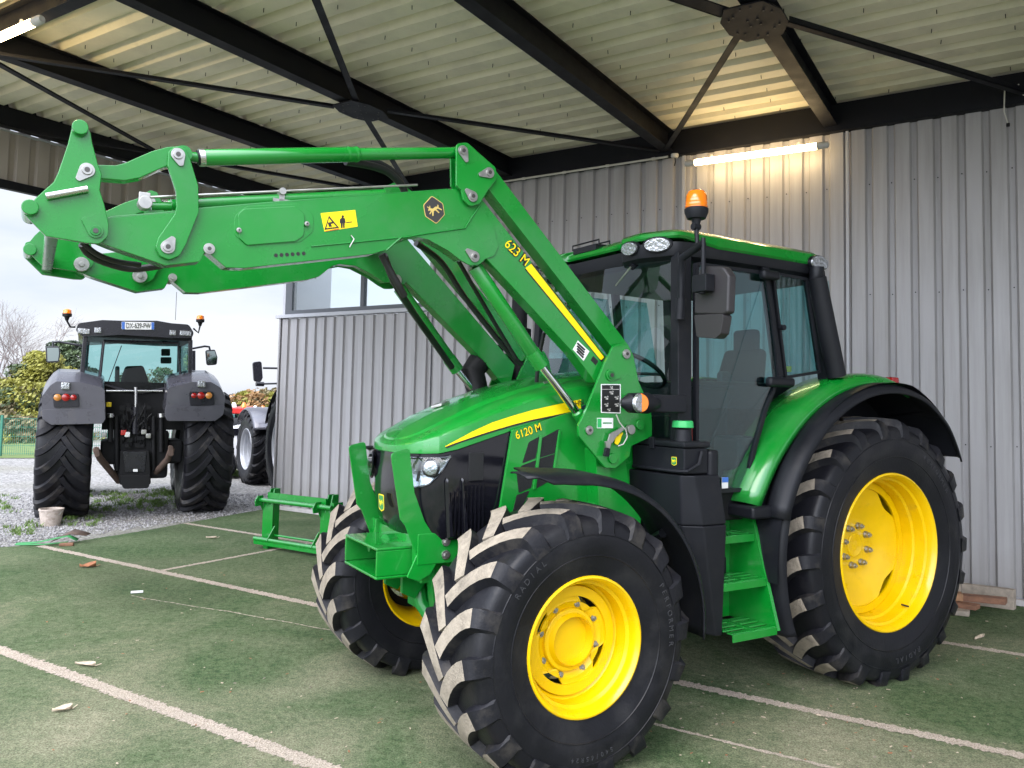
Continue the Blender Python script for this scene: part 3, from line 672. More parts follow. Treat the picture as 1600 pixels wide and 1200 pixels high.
# loose stones on the yard near the turf
mb = MB(); random.seed(6)
base = [Vector(p) for p in ((1, 0, 0), (-1, 0, 0), (0, 1, 0), (0, -1, 0), (0, 0, 1), (0, 0, -1))]; fcs = [(0, 2, 4), (2, 1, 4), (1, 3, 4), (3, 0, 4), (2, 0, 5), (1, 2, 5), (3, 1, 5), (0, 3, 5)]
for _ in range(9000):
    px = random.uniform(-10, 440); py = 772 + 85 * random.random() ** 1.4; p = G(px, py); u = p.dot(WU); v = p.dot(WN)
    if u < 9.95 and v < 9.0 : 
        if u < 9.6 + .04 * v: continue
    s = random.uniform(.008, .02); a = random.uniform(0, PI); rot = Matrix.Rotation(a, 3, 'Z') @ Matrix.Rotation(random.uniform(0, PI), 3, 'X')
    mb.add([rot @ Vector((q.x * s * random.uniform(.7, 1.3), q.y * s * random.uniform(.7, 1.2), q.z * s * random.uniform(.5, 1))) + p + Vector((0, 0, s * .3)) for q in base], fcs, random.choice((0, 0, 1)))
mat('stonegrey', (.17, .165, .17), .9); mat('stonepale', (.32, .31, .31), .9)
mb.build('loose_gravel', ['stonepale', 'stonegrey'], kind='stuff')
# ================================================================ GREEN TRACTOR
T = Frame(2.029, 6.150, .5403 + PI)
tr = empty('farm_tractor', T.o, T.a, label='large green tractor with yellow wheels and raised front loader, parked on the turf', category='tractor')
def PX(poly, y, fr=T, **k):        # outline traced at the plane y -> rounded local (x, z) loop
    return [(p.x, p.z) for p in (fr.ty(a, b, y) for a, b in fillet(poly, **k))]
def plate(name, poly, y, th, m, parent=tr, bevel=.004, r=0, fr=T, **k):
    L_ = PX(poly, y, fr, dr=r); return MB().prism([(x, y, z) for x, z in L_], [(x, y - th, z) for x, z in L_]).build(name, m, parent, bevel, **k)
def PYZ(poly, x, fr=T, **k): return [(p.y, p.z) for p in (fr.tx(a, b, x) for a, b in fillet(poly, **k))]
# ---- wheels
def wheel(parent, c, Rt, W, Rr, rw, nl, yo, lugw, lugl, disc, name='wheel', paint='yellow', dust=True, side=1, fwd=1, parts=True, h=.047, lm=None):
    """c hub centre; side=+1 outer face towards +y; lugs lead forwards (+x)"""
    cx, cy, cz = c
    # rim barrel (the part itself)
    hw = rw / 2
    prof = [(hw + .006, Rr - .004), (hw + .008, Rr - .012), (hw, Rr - .02), (hw - .02, Rr - .03), (hw - .05, Rr - .035), (hw - .06, Rr - .05), (hw - .13, Rr - .055), (hw - .14, Rr - .07), (0.02, Rr - .075), (-hw + .14, Rr - .07), (-hw + .06, Rr - .05), (-hw + .02, Rr - .03), (-hw, Rr - .012), (-hw, Rr), (hw, Rr), (hw + .006, Rr - .004)]
    prof = [(p * side, r) for p, r in prof]
    wo = MB().lathe(prof, c, 'Y', 72).build(name, paint, parent, smooth=40)
    # tyre
    H = W / 2; rc = Rt - h
    half = [(hw * 1.0, Rr - .002), (hw * 1.02, Rr + .02), (H * .985, Rr + (Rt - Rr) * .35), (H, Rr + (Rt - Rr) * .52), (H * .985, Rt - .125), (H * .95, Rt - .085), (H * .86, Rt - .062), (H * .6, rc - .004), (0, rc)]
    prof = half + [(-a, b) for a, b in half[-2::-1]]
    # rounder: resample with Catmull
    def cat(P, k=3):
        out = []
        for i in range(len(P) - 1):
            p0, p1, p2, p3 = P[max(i - 1, 0)], P[i], P[i + 1], P[min(i + 2, len(P) - 1)]
            for j in range(k):
                t = j / k; out.append(tuple(.5 * ((2 * p1[q]) + (-p0[q] + p2[q]) * t + (2 * p0[q] - 5 * p1[q] + 4 * p2[q] - p3[q]) * t * t + (-p0[q] + 3 * p1[q] - 3 * p2[q] + p3[q]) * t ** 3) for q in (0, 1)))
        return out + [P[-1]]
    prof = cat(prof)
    mb = MB().lathe(prof, c, 'Y', 96, m=1)
    for rr_ in (Rr + (Rt - Rr) * .30, Rr + (Rt - Rr) * .60):
        yy_ = np.interp(rr_, [Rr + .02, Rr + (Rt - Rr) * .35, Rr + (Rt - Rr) * .52, Rt - .125], [hw * 1.02, H * .985, H, H * .985])
        for q_ in (1, -1): mb.lathe([(q_ * (yy_ - .003), rr_ - .006), (q_ * (yy_ + .0035), rr_ - .002), (q_ * (yy_ + .0035), rr_ + .002), (q_ * (yy_ - .003), rr_ + .006)], c, 'Y', 96, m=1)
    def carc(y):
        a = abs(y) / H
        for i in range(len(half) - 1, 4, -1):
            (y1, r1), (y0, r0_) = half[i], half[i - 1]
            if y1 / H <= a <= y0 / H: t = (a * H - y1) / (y0 - y1); return r1 + (r0_ - r1) * t
        return Rt - .11
    S = [0, .12, .26, .42, .58, .72, .84, .93, .985, 1.03]
    for sd_ in (1, -1):
        for k in range(nl):
            ph = 2 * PI * (k + (0 if sd_ == 1 else .5)) / nl + random.uniform(-.004, .004); secs = []
            for s in S:
                y = H * (-.05 + 1.04 * s); q = max(0, 1 - s); off = lugl * (1 - q ** 1.75); sl = lugl * 1.75 * q ** .75 / (H * 1.04)
                tl = math.hypot(1, sl); ty_, tc_ = 1 / tl, sl / tl                  # tangent in (y, c)
                ny, nc = -tc_, ty_
                wt = lugw * (1 + .3 * s) / 2; wb = wt + .016
                a = abs(y) / H; rt = Rt - .016 * a * a
                if s > .9: rt = Rt - .016 - (s - .9) * .45
                if s > 1: rt = Rt - .115
                rb = carc(min(abs(y), H * .985)) - .006
                if s > .95: rb = min(rb, Rt - .10)
                row = []
                for wq, rq in ((-wb, rb), (-wt, rt), (wt, rt), (wb, rb)):
                    yy = y + ny * wq; cc = off + nc * wq
                    if s > .95: yy = y
                    t = ph + fwd * cc / Rt
                    yy = min(yy, H * 1.012)
                    row.append((cx + rq * math.cos(t), cy + side * sd_ * yy, cz + rq * math.sin(t)))
                secs.append(row)
            o = len(mb.v); mb.v += [p for r in secs for p in r]
            for i in range(len(S) - 1):
                for j in range(3):
                    mb.f.append((o + i * 4 + j, o + i * 4 + j + 1, o + i * 4 + 5 + j, o + i * 4 + 4 + j)); mb.m.append(2 if (j == 1 and dust and S[i] < .8) else 0)
            mb.f.append((o, o + 1, o + 2, o + 3)); mb.m.append(2 if dust else 0)
            e = o + (len(S) - 1) * 4; mb.f.append((e, e + 1, e + 2, e + 3)); mb.m.append(0)
    tyre = mb.build('tyre', ['rubber', 'rubberside', lm or 'lugdust'], wo, smooth=32)
    # disc
    rd, do, hub_r, hub_o, nb, rb_, cap = disc
    if rd:
        mb = MB(); n = 144; rows = []
        Ri = Rr - .072
        # ring attached to the barrel with inner opening; then scalloped disc set just behind
        ring = [(do, Ri), (do + .012, Ri - .004), (do + .012, Ri - .05), (do, Ri - .052), (do - .006, Ri - .05), (do - .006, Ri)]
        mb.lathe([(a * side, b) for a, b in ring], c, 'Y', 72)
        stations = [(0.0, 1.0), (-.004, .97), (-.012, .80), (-.03, .66), (-.055, .55), (-.058, .42), (-.058, .30), (-.05, 0.001)] if not cap else [(0, 1), (-.003, .95), (.0, .85), (-.015, .75), (-.02, .62), (-.02, .50), (-.02, .40), (-.02, .001)]
        nlobe = 4
        for (dz, fr_) in stations:
            row = []
            for i in range(n + 1):
                t = 2 * PI * i / n
                notch = max(0, math.cos((t - (R(45) if not cap else R(30))) * nlobe)) ** 1.6
                rr = (Ri - .045) * fr_ - (notch * (.05 if not cap else .055) if fr_ > .93 else 0)
                row.append((cx + rr * math.cos(t), cy + side * (do + dz), cz + rr * math.sin(t)))
            rows.append(row)
        mb.grid(rows); mb.grid([[(x, y - side * .012, z) for x, y, z in r] for r in rows])
        dk = mb.build('wheel_disc', paint, wo, smooth=30); dk.modifiers.clear()
        # dark plate standing in for the shade behind the notches
        MB().lathe([(side * (do - .085), Ri), (side * (do - .085), .21)], c, 'Y', 40).build('notch_shade_plate', 'dark', wo)
        mb = MB()
        if cap:
            hp = [(do - .02, .150), (do + .0, .150), (do + .004, .146), (do + .006, .130), (do + .03, .115), (hub_o, .108), (hub_o + .008, .100), (hub_o + .008, .001)]
            mb.lathe([(a * side, b) for a, b in hp], c, 'Y', 48)
        else:
            hp = [(hub_o - .03, .085), (hub_o - .005, .08), (hub_o, .07), (hub_o - .005, .05), (hub_o - .012, .001)]
            mb.lathe([(a * side, b) for a, b in hp], c, 'Y', 40)
        mb.build('hub', paint, wo, smooth=35)
        if parts:
            for i in range(nb):
                t = 2 * PI * (i + .35) / nb; b = Vector((cx + rb_ * math.cos(t), cy, cz + rb_ * math.sin(t))); y0 = side * (do - (.058 if not cap else .02))
                m = MB().cyl(b + Vector((0, y0, 0)), b + Vector((0, y0 + side * .012, 0)), .023 if not cap else .017, 14); m.tube([b + Vector((0, y0 + side * .012, 0)), b + Vector((0, y0 + side * (.038 if not cap else .018), 0))], .019 if not cap else .011, 6); m.cyl(b + Vector((0, y0 + side * .01, 0)), b + Vector((0, y0 + side * (.05 if not cap else .024), 0)), .011 if not cap else .007, 8)
                m.build('wheel_bolt', 'zinc', wo)
    return wo
FW, RW_ = (2.58, .865, .635), (0, .685, .852)
fd = (1, .10, .1, .065, 8, .172, True)
rd_ = (1, .045, .08, .0, 8, .135, False)
wf1 = wheel(tr, FW, .664, .54, .334, .47, 18, 0, .068, .225, fd)
wr1 = wheel(tr, RW_, .882, .60, .518, .53, 22, 0, .062, .26, rd_)
wf2 = wheel(tr, (FW[0], -.865, FW[2]), .664, .54, .334, .47, 18, 0, .068, .225, fd, side=-1)
wr2 = wheel(tr, (RW_[0], -.705, RW_[2]), .882, .60, .518, .53, 22, 0, .062, .26, rd_, side=-1)
# raised sidewall lettering
def arctext(s, cx, cz, rad, y, a0, size, parent, m='rubber', sgn=1, name='sidewall_lettering', step=None):
    objs = []; step = step or size * .72 / rad
    for i, ch in enumerate(s):
        if ch == ' ': continue
        t = a0 + sgn * -i * step; d = Vector((math.cos(t), 0, math.sin(t))); tang = Vector((math.sin(t), 0, -math.cos(t)))
        # seen from +y, x runs right->left, so "right" on the page is -x
        right = Vector((-math.sin(t) * -1, 0, math.cos(t) * -1))
        up = d; rgt = up.cross(Vector((0, 1, 0))) * 1
        o = text(ch, size, parent, m, (cx + rad * d.x, y, cz + rad * d.z), rgt * -1 if False else rgt, up, extrude=.002); objs.append(o)
    # join into a single mesh
    mb = MB()
    for o in objs:
        mb.add([v.co.copy() for v in o.data.vertices], [tuple(p.vertices) for p in o.data.polygons]); me = o.data; bpy.data.objects.remove(o); bpy.data.meshes.remove(me)
    return mb.build(name, m, parent)
mat('rubbertext', (.028, .028, .032), .5)
# text reading direction seen from the left side: front of the tractor is to the left, so page-right = -x; moving clockwise on the page = increasing local angle
def arcT(s, c, rad, y, a0, size, parent):
    mb = MB(); step = size * .95 / rad
    for i, ch in enumerate(s):
        if ch == ' ': continue
        t = a0 + i * step; up = Vector((math.cos(t), 0, math.sin(t))); right = Vector((-math.sin(t), 0, math.cos(t)))
        o = text(ch, size, parent, 'rubbertext', (c[0] + rad * up.x, y, c[2] + rad * up.z), right, up, extrude=.0015)
        mb.add([v.co.copy() for v in o.data.vertices], [tuple(p.vertices) for p in o.data.polygons]); me = o.data; bpy.data.objects.remove(o); bpy.data.meshes.remove(me)
    return mb.build('sidewall_lettering', 'rubbertext', parent)
ft = [c for c in wf1.children if c.name.startswith('tyre')][0]; rt_ = [c for c in wr1.children if c.name.startswith('tyre')][0]
yF = FW[1] + .27 + .0015; yR = RW_[1] + .30 + .0015
arcT('PERFORMER', FW, .50, yF, R(150), .040, wf1); arcT('540/65R24', FW, .50, yF, R(255), .030, wf1); arcT('RADIAL', FW, .50, yF, R(35), .04, wf1)
arcT('PERFORMER', RW_, .69, yR, R(118), .045, wr1); arcT('RADIAL', RW_, .69, yR, R(250), .05, wr1)
m = MB().tube([(-.22, RW_[1] + .19, RW_[2] - .38), (-.235, RW_[1] + .235, RW_[2] - .385)], .006, 8); m.build('valve', 'dark', wr1)

# ---- chassis
MB().box((-.45, -.22, .62), (1.75, .22, 1.15)).box((1.7, -.28, .72), (2.75, .28, 1.15)).box((-.5, -.30, .62), (.35, .30, 1.25)).build('transmission', 'dark', tr, .03)
MB().lathe([(-.60, .12), (-.35, .17), (-.22, .24), (.22, .24), (.35, .17), (.60, .12)], (0, 0, .85), 'Y', 24).build('rear_axle', 'greencast', tr)
mb = MB().tube([(2.58, -.62, .62), (2.58, -.35, .64), (2.58, 0, .66), (2.58, .35, .64), (2.58, .62, .62)], [.11, .085, .12, .085, .11], 16)
mb.box((2.45, -.16, .60), (2.95, .16, .86)); mb.box((2.50, .50, .50), (2.66, .64, .82)).box((2.50, -.64, .50), (2.66, -.50, .82)); mb.tube([(2.72, -.60, .60), (2.72, .60, .60)], .022, 10)
mb.build('front_axle', 'greencast', tr, .012)
mb = MB().box((2.35, .26, .92), (3.12, .335, 1.085)).box((2.35, -.335, .92), (3.12, -.26, 1.085)).box((3.0, -.26, .92), (3.10, .26, 1.06)).box((2.86, -.24, .80), (3.05, .24, .93)).box((1.55, .26, .98), (2.35, .32, 1.14)).box((1.55, -.32, .98), (2.35, -.26, 1.14))
mb.build('front_frame', 'green', tr, .008)
m = MB()
for x, z in ((2.955, 1.035), (2.955, .965), (2.66, 1.04), (2.66, .97)):
    m = MB().cyl((x, .333, z), (x, .343, z), .024, 16); m.cyl((x, .343, z), (x, .355, z), .013, 6); m.build('frame_bolt', 'zinc', tr)
# hanging brackets under the front
mb = MB()
for y0, y1, pts_ in ((.12, .15, [(3.12, .93), (3.12, .74), (3.04, .70), (2.98, .78), (2.95, .93)]), (-.12, -.09, [(3.12, .93), (3.12, .74), (3.04, .70), (2.98, .78), (2.95, .93)]), (.20, .27, [(2.98, .95), (3.0, .80), (2.97, .60), (2.90, .46), (2.80, .48), (2.78, .65), (2.72, .80), (2.72, .95)])):
    mb.prism([(x, y0, z) for x, z in pts_], [(x, y1, z) for x, z in pts_])
mb.tube([(3.0, .05, .85), (2.98, .10, .66), (2.92, .18, .55)], .04, 10).box((2.62, .28, .74), (2.78, .40, .93))
mb.build('axle_bracket', 'greencast', tr, .006)
# ---- front weight carrier and guard blades
bx0, bx1 = 3.02, 3.31; m = MB(); hwid = .245; z0, z1, tk = .845, 1.010, .016
m.box((bx0, -hwid, z1 - tk), (bx1, hwid, z1)).box((bx0, -hwid, z0), (bx1, hwid, z0 + tk)).box((bx0, -hwid, z0 + tk), (bx1, -hwid + tk, z1 - tk)).box((bx0, hwid - tk, z0 + tk), (bx1, hwid, z1 - tk)).box((bx0, -hwid + tk, z0 + tk), (bx0 + .012, hwid - tk, z1 - tk))
wc = m.build('weight_carrier', 'green', tr, .006)
MB().tube([(3.07, -.03, .985), (3.16, -.01, .985)], .05, 14).tube([(3.16, -.05, .96), (3.24, -.05, .96)], .022, 10).tube([(3.1, .02, .99), (3.2, .16, .97)], .014, 8).build('tow_pin', 'greencast', wc)
blade = [(611, 708, 8), (640, 700, 6), (648, 770), (664, 815, 4), (694, 862, 6), (672, 898), (655, 908, 2), (636, 903, 2), (651, 868), (634, 822), (626, 812)]
gb = plate('guard_blade', blade, .33, .014, 'green', bevel=.003)
MB().box((3.03, .25, .90), (3.09, .318, .99)).build('blade_foot', 'green', gb, .003)
mirror(gb, tr, 0)
# ---- hood
zl = lambda x: 1.50 + (3.18 - x) * .05 + max(0, 3.0 - x) * .255 + (0 if x > 3.0 else 0)     # lower edge of the green bonnet
def pathpts(xr, n=9):
    P = []
    nose = [(3.185, 0), (3.182, .10), (3.170, .19), (3.145, .27), (3.10, .335), (3.03, .380), (2.93, .405)]
    side_ = [(x, .405 + .03 * min(1, (2.93 - x) / .8)) for x in np.linspace(2.85, xr, n)]
    half_ = nose + side_
    return [(x, -y) for x, y in half_[::-1]] + half_[1:]
hp = pathpts(1.78)
def ztop(x): return np.interp(x, [1.78, 2.1, 2.4, 2.7, 2.95, 3.1, 3.185], [2.00, 1.965, 1.90, 1.805, 1.69, 1.605, 1.555])
def zcr(x): return np.interp(x, [1.78, 2.1, 2.4, 2.7, 2.95, 3.1, 3.185], [1.93, 1.895, 1.83, 1.735, 1.635, 1.575, 1.535])
rows = []
for f, kz in ((1.0, 0), (1.0, .10), (.995, .55), (.975, .90), (.955, 1.0)):
    rows.append([(x - (0.012 * (1 - f) * 6 if x > 3 else 0), y * f, zl(x) * (1 - kz) + zcr(x) * kz) for x, y in hp])
for f, kt in ((.92, .10), (.80, .34), (.66, .42), (.60, .72), (.30, .95), (.001, 1.0)):
    rows.append([(x - (.10 * (1 - f) * max(0, (x - 2.95) / .235)), y * f, zcr(x - .10 * (1 - f)) * (1 - kt) + ztop(x - .10 * (1 - f) * max(0, (x - 2.95) / .235)) * kt) for x, y in hp])
hood = MB().grid(rows).build('bonnet', 'green', tr, smooth=16)
# black grille body below the bonnet line
rows = []
gp = [(x, y) for x, y in hp if x > 2.6]
gp = [(2.615, -.425)] + gp + [(2.615, .425)]
for s, zz in ((.985, None), (.99, 1.40), (.985, 1.25), (.95, 1.10), (.90, 1.045), (.86, 1.04)):
    rows.append([(x * 1.0 - (1 - s) * .9 * max(0, (x - 2.7) / .5), y * (s if s < .98 else .985), (zl(x) - .004) if zz is None else zz) for x, y in gp])
gr = MB().grid(rows).build('front_grille', 'blkgloss', tr, smooth=40)
# grille moulding lines and lower lip
MB().tube([(x - .125, y * .865, 1.043) for x, y in gp if x > 2.65], .006, 6).build('lip', 'trim', gr)
for k_ in range(9):
    x_ = 2.96 - .024 * k_; MB().box((x_, .385, 1.07), (x_ + .007, .4105, 1.30 + .006 * k_)).build('fin', 'blkgloss', gr, .001)
for x0 in (2.95, 2.86):       # upright flutes on the side of the grille
    MB().prism([(x0, .402, 1.06), (x0 + .03, .395, 1.06), (x0 + .055, .402, 1.36), (x0 + .045, .405, 1.38)], [(x0, .418, 1.07), (x0 + .02, .412, 1.07), (x0 + .045, .418, 1.35), (x0 + .04, .418, 1.37)]).build('flute', 'blkgloss', gr, .002)
MB().box((2.775, .395, 1.36), (2.865, .4085, 1.51)).build('side_vent', 'blkmesh', gr, .004)
MB().box((2.635, .40, 1.10), (2.638, .4165, 1.55)).build('side_seam', 'dark', gr)
# headlights
for sg in (1, -1):
    # reflector pod following the corner: traced outline on a curved band
    # swept lamp pod that wraps round the corner: band of points following the nose plan
    def npt(s_, z, off=0):      # s_ 0..1 from near the nose centre to the side
        ang_ = np.interp(s_, [0, .25, .5, .75, 1], [0, 1, 2, 3, 4]); P5 = [(3.178, .165), (3.152, .262), (3.098, .345), (3.035, .385), (2.975, .402)]
        k_ = min(3, int(ang_)); t_ = ang_ - k_; x_ = P5[k_][0] * (1 - t_) + P5[k_ + 1][0] * t_; y_ = P5[k_][1] * (1 - t_) + P5[k_ + 1][1] * t_; dx_, dy_ = x_ - 2.85, y_; l_ = math.hypot(dx_, dy_)
        return (x_ + dx_ / l_ * off, (y_ + dy_ / l_ * off) * sg, z)
    nS = 18; top_z = lambda s_: zl(npt(s_, 0)[0]) - .018 - .004 * s_; bot_z = lambda s_: np.interp(s_, [0, .12, .35, .6, .85, 1], [1.41, 1.352, 1.322, 1.345, 1.42, zl(2.975) - .03])
    rows = [[npt(i / nS, top_z(i / nS) * (1 - v) + bot_z(i / nS) * v, o_) for i in range(nS + 1)] for v, o_ in ((0, .012), (.08, .004), (.5, .002), (.92, .004), (1, .012))]
    rows_ = [[(x, y, z) for x, y, z in r] for r in rows]
    hl = MB().grid(rows_).build('headlight', 'reflector', tr, smooth=50)
    MB().grid([[npt(i / nS, top_z(i / nS) * (1 - v) + bot_z(i / nS) * v, .014 + .022 * math.sin(PI * v)) for i in range(nS + 1)] for v in (0, .25, .5, .75, 1)]).build('lens', 'clearlens', hl, smooth=60)
    MB().tube([npt(i / nS, top_z(i / nS) - .0, .008) for i in range(nS + 1)] + [npt(i / nS, bot_z(i / nS), .008) for i in range(nS, -1, -1)] + [npt(0, top_z(0), .008)], .006, 6).build('lamp_surround', 'blkgloss', hl)
    for s_, zc_, r_ in ((.62, 1.432, .040), (.16, 1.425, .034)):
        p = Vector(npt(s_, zc_, -.002)); q_ = Vector(npt(s_, zc_, .03)); dd_ = (q_ - p).normalized()
        MB().tube([p, p + dd_ * .022, p + dd_ * .024], [r_ * 1.22, r_ * 1.22, r_], 24).build('lamp_ring', 'blkgloss', hl); MB().tube([p + dd_ * .015, p + dd_ * .026, p + dd_ * .032], [r_, r_ * .92, r_ * .5], 20).build('projector', 'lens', hl)
    MB().tube([npt(.40, 1.36, .008), npt(.44, 1.46, .008)], .006, 6).build('divider', 'blkgloss', hl)
# bonnet badge on the nose (rounded shield with leaping animal)
def deer(size, o, X, Y, parent, m='decal_yellow', nm='emblem'):
    D = [(-.46, .20), (-.40, .30), (-.30, .33), (-.36, .50), (-.30, .52), (-.24, .36), (-.14, .48), (-.10, .44), (-.20, .28), (-.06, .14), (.22, .14), (.36, .04), (.46, .16), (.50, .10), (.40, -.06), (.54, -.34), (.48, -.40), (.30, -.10), (.16, -.06), (.22, -.42), (.15, -.43), (.06, -.08), (-.10, -.06), (-.34, -.34), (-.42, -.30), (-.24, .0), (-.50, -.08), (-.52, -.02), (-.26, .10), (-.36, .18)]
    D = [(a_ * math.cos(.5) - b_ * math.sin(.5), a_ * math.sin(.5) + b_ * math.cos(.5)) for a_, b_ in [(p_[0], p_[1] * .92) for p_ in D]]
    X = Vector(X).normalized(); Y = Vector(Y).normalized(); o = Vector(o); Nn = X.cross(Y)
    return MB().prism([o + X * a * size + Y * b * size for a, b in D], [o + X * a * size + Y * b * size + Nn * .0012 for a, b in D]).build(nm, m, parent)
def shield(w_, h_, o, X, Y, parent, name='badge', face='blackink', border='decal_yellow', bw_=.09, shape='shield'):
    X = Vector(X).normalized(); Y = Vector(Y).normalized(); o = Vector(o); Nn = X.cross(Y)
    P = {'shield': [(-.5, .46, .1), (.5, .46, .1), (.5, -.40, .12), (0, -.54, .1), (-.5, -.40, .12)], 'diamond': [(0, .55, .14), (.5, .22, .12), (.5, -.22, .12), (0, -.55, .14), (-.5, -.22, .12), (-.5, .22, .12)]}[shape]
    F = fillet(P)
    a = [o + X * x * w_ + Y * y * h_ for x, y in F]; b = MB().prism(a, [p + Nn * .0015 for p in a]).build(name, border, parent)
    a = [o + X * x * w_ * (1 - bw_ * 1.4) + Y * y * h_ * (1 - bw_ * 1.4) + Nn * .0016 for x, y in F]; MB().prism(a, [p + Nn * .0008 for p in a]).build('badge_face', face, b)
    deer(min(w_, h_) * .62, o + Nn * .0026, X, Y, b, border); return b
shield(.075, .095, (3.193, 0, 1.215), (0, 1, 0), (.06, 0, 1), tr, 'bonnet_badge', 'strapgreen', 'decal_yellow')
# green side panel behind the grille with framed openings
def sidepoly(pts_px, y, th, m, name, parent, bevel=.003, r=3): return plate(name, pts_px, y, th, m, parent, bevel, r)
sp1 = sidepoly([(801, 672), (906, 640), (1000, 640), (1000, 760), (930, 790), (880, 800), (776, 830)], .446, .02, 'green', 'side_panel', tr)
holes = [[(827, 692, 6), (843, 683, 2), (836, 715), (818, 722)], [(849, 685, 3), (872, 672, 6), (876, 676), (868, 706), (846, 713)], [(816, 729), (836, 721), (829, 760), (812, 768), (809, 740)], [(842, 719), (867, 711), (862, 748), (838, 762)], [(808, 775), (826, 768), (812, 800), (800, 810)]]
for hpoly in [[(sum(q_[0] for q_ in h_) / len(h_) * -.14 + q_[0] * 1.14, sum(q_[1] for q_ in h_) / len(h_) * -.10 + q_[1] * 1.10) + q_[2:] for q_ in h_] for h_ in holes]: sidepoly(hpoly, .4485, .012, 'blkmesh', 'side_grille', sp1, .0015, 1)
for l in ([(844, 680), (848, 680), (838, 765), (833, 765)], [(874, 672), (878, 672), (866, 750), (862, 750)]): sidepoly(l, .457, .010, 'green', 'grille_bar', sp1, .003, 0)
mirror(sp1, tr, 0)
# stripe, model lettering
stripe = [(699, 698), (760, 664), (830, 641), (905, 624), (905, 640), (834, 655), (770, 673)]
def hoodside(poly, off, m, name, th=.003):
    L_ = [T.ty(a, b, .43) for a, b in fillet(poly)]; 
    f = lambda p: np.interp(p.x, [1.78, 2.85, 2.93, 3.03], [.437, .408, .405, .38]) + off
    return MB().prism([(p.x, f(p), p.z) for p in L_], [(p.x, f(p) - th, p.z) for p in L_]).build(name, m, hood, smooth=60)
# dense stripe so that it follows the side
top_ = [(699, 698), (715, 688), (740, 674), (770, 660), (800, 650), (830, 641), (868, 632), (905, 624)]; bot_ = [(905, 640), (868, 648), (830, 656), (800, 664), (770, 673), (740, 683), (715, 692)]
def strip(top, bot, off, m, name):
    f = lambda p: np.interp(p.x, [1.78, 2.13, 2.93, 3.03, 3.10], [.435, .435, .405, .380, .335]) + off
    ra = [T.ty(a, b, .42) for a, b in top]; rb = [T.ty(a, b, .42) for a, b in bot]
    return MB().grid([[(p.x, f(p), p.z) for p in ra], [(p.x, f(p), p.z) for p in rb]]).build(name, m, hood)
strip(top_, [(700, 698.5)] + [(b[0], b[1]) for b in bot_[::-1]], .003, 'decal_yellow', 'stripe')
strip([(700, 699)] + bot_[::-1], [(702, 701)] + [(a, b + 2.6) for a, b in bot_[::-1]], .0025, 'blackink', 'stripe_border')  # printed black edge below the yellow stripe
def sidetext(s, px, py, px2, py2, y, hpx, m, parent, name='lettering', bold=.0, out=True, dz=0):
    a = T.ty(px, py, y); b = T.ty(px2, py2, y); d = (b - a); up = Vector((0, 1, 0)).cross(d.normalized()) * -1
    if up.z < 0: up = -up
    sz = hpx / FPX * 4.6 * 1.35
    if out: o2 = text(s, sz, parent, 'blackink', a + d * .5 - Vector((0, -dz, 0)), d, up, name='lettering_outline', bold=sz * .022, extrude=.0006)
    o = text(s, sz, parent, m, a + d * .5 + Vector((0, .0016 + dz, 0)), d, up, name=name, bold=0, extrude=.0006)
    for q in ([o2] if out else []) + [o]:
        w0 = max(v.co.dot(d.normalized()) for v in q.data.vertices) - min(v.co.dot(d.normalized()) for v in q.data.vertices)
        s_ = d.length / w0; c0 = a + d * .5; dn = d.normalized()
        for v in q.data.vertices: v.co += dn * ((v.co - c0).dot(dn) * (s_ - 1))
    return o
sidetext('6120 M', 806, 681, 845, 667, .4475, 13, 'decal_yellow', sp1)
sidetext('JOHN', 888, 634, 912, 628, .4405, 9, 'blackink', hood, out=False)
# bonnet top details
MB().prism([(2.80, -.12, 1.755), (2.86, -.10, 1.735), (2.82, -.04, 1.752), (2.76, -.05, 1.772)], [(2.80, -.12, 1.775), (2.86, -.10, 1.752), (2.82, -.04, 1.77), (2.76, -.05, 1.79)]).build('latch', 'zinc', hood, .003)
MB().tube([(2.3, .26, 1.90), (2.22, .26, 1.918)], .010, 8).build('hinge', 'zinc', hood)

# ---- cab
G_ = 'blk'
def bar(name, a, b, w1, w2, m=G_, parent=tr, bevel=.008, up=Vector((1, 0, 0))):
    a = Vector(a); b = Vector(b); d = (b - a).normalized(); s = d.cross(up).normalized(); t = s.cross(d)
    q = [s * w2 / 2 + t * w1 / 2, -s * w2 / 2 + t * w1 / 2, -s * w2 / 2 - t * w1 / 2, s * w2 / 2 - t * w1 / 2]
    return MB().prism([a + k for k in q], [b + k for k in q]).build(name, m, parent, bevel)
YC = .77
cabm = MB().box((.95, -.74, 1.10), (1.60, .74, 1.30)).box((1.45, -.45, 1.15), (1.62, .45, 1.72)).box((.35, -.46, 1.15), (1.0, .46, 1.95)).build('cab_floor', 'dark', tr, .02)
bar('front_pillar', (1.645, .715, 2.68), (1.68, .765, 1.56), .105, .07)
bar('front_pillar', (1.645, -.735, 2.68), (1.68, -.785, 1.56), .105, .07)
bar('rear_pillar', (.43, .70, 2.70), (.36, .74, 1.98), .09, .09)
bar('rear_pillar', (.43, -.72, 2.70), (.36, -.76, 1.98), .09, .09)
pA, pB = T.ty(1199, 425, YC), T.ty(1222, 590, YC + .02)
bar('centre_pillar', (pA.x, YC - .03, pA.z + .04), (pB.x, YC - .01, pB.z), .065, .04)
bar('centre_pillar', (pA.x, -YC + .01, pA.z + .04), (pB.x, -YC - .01, pB.z), .065, .04)
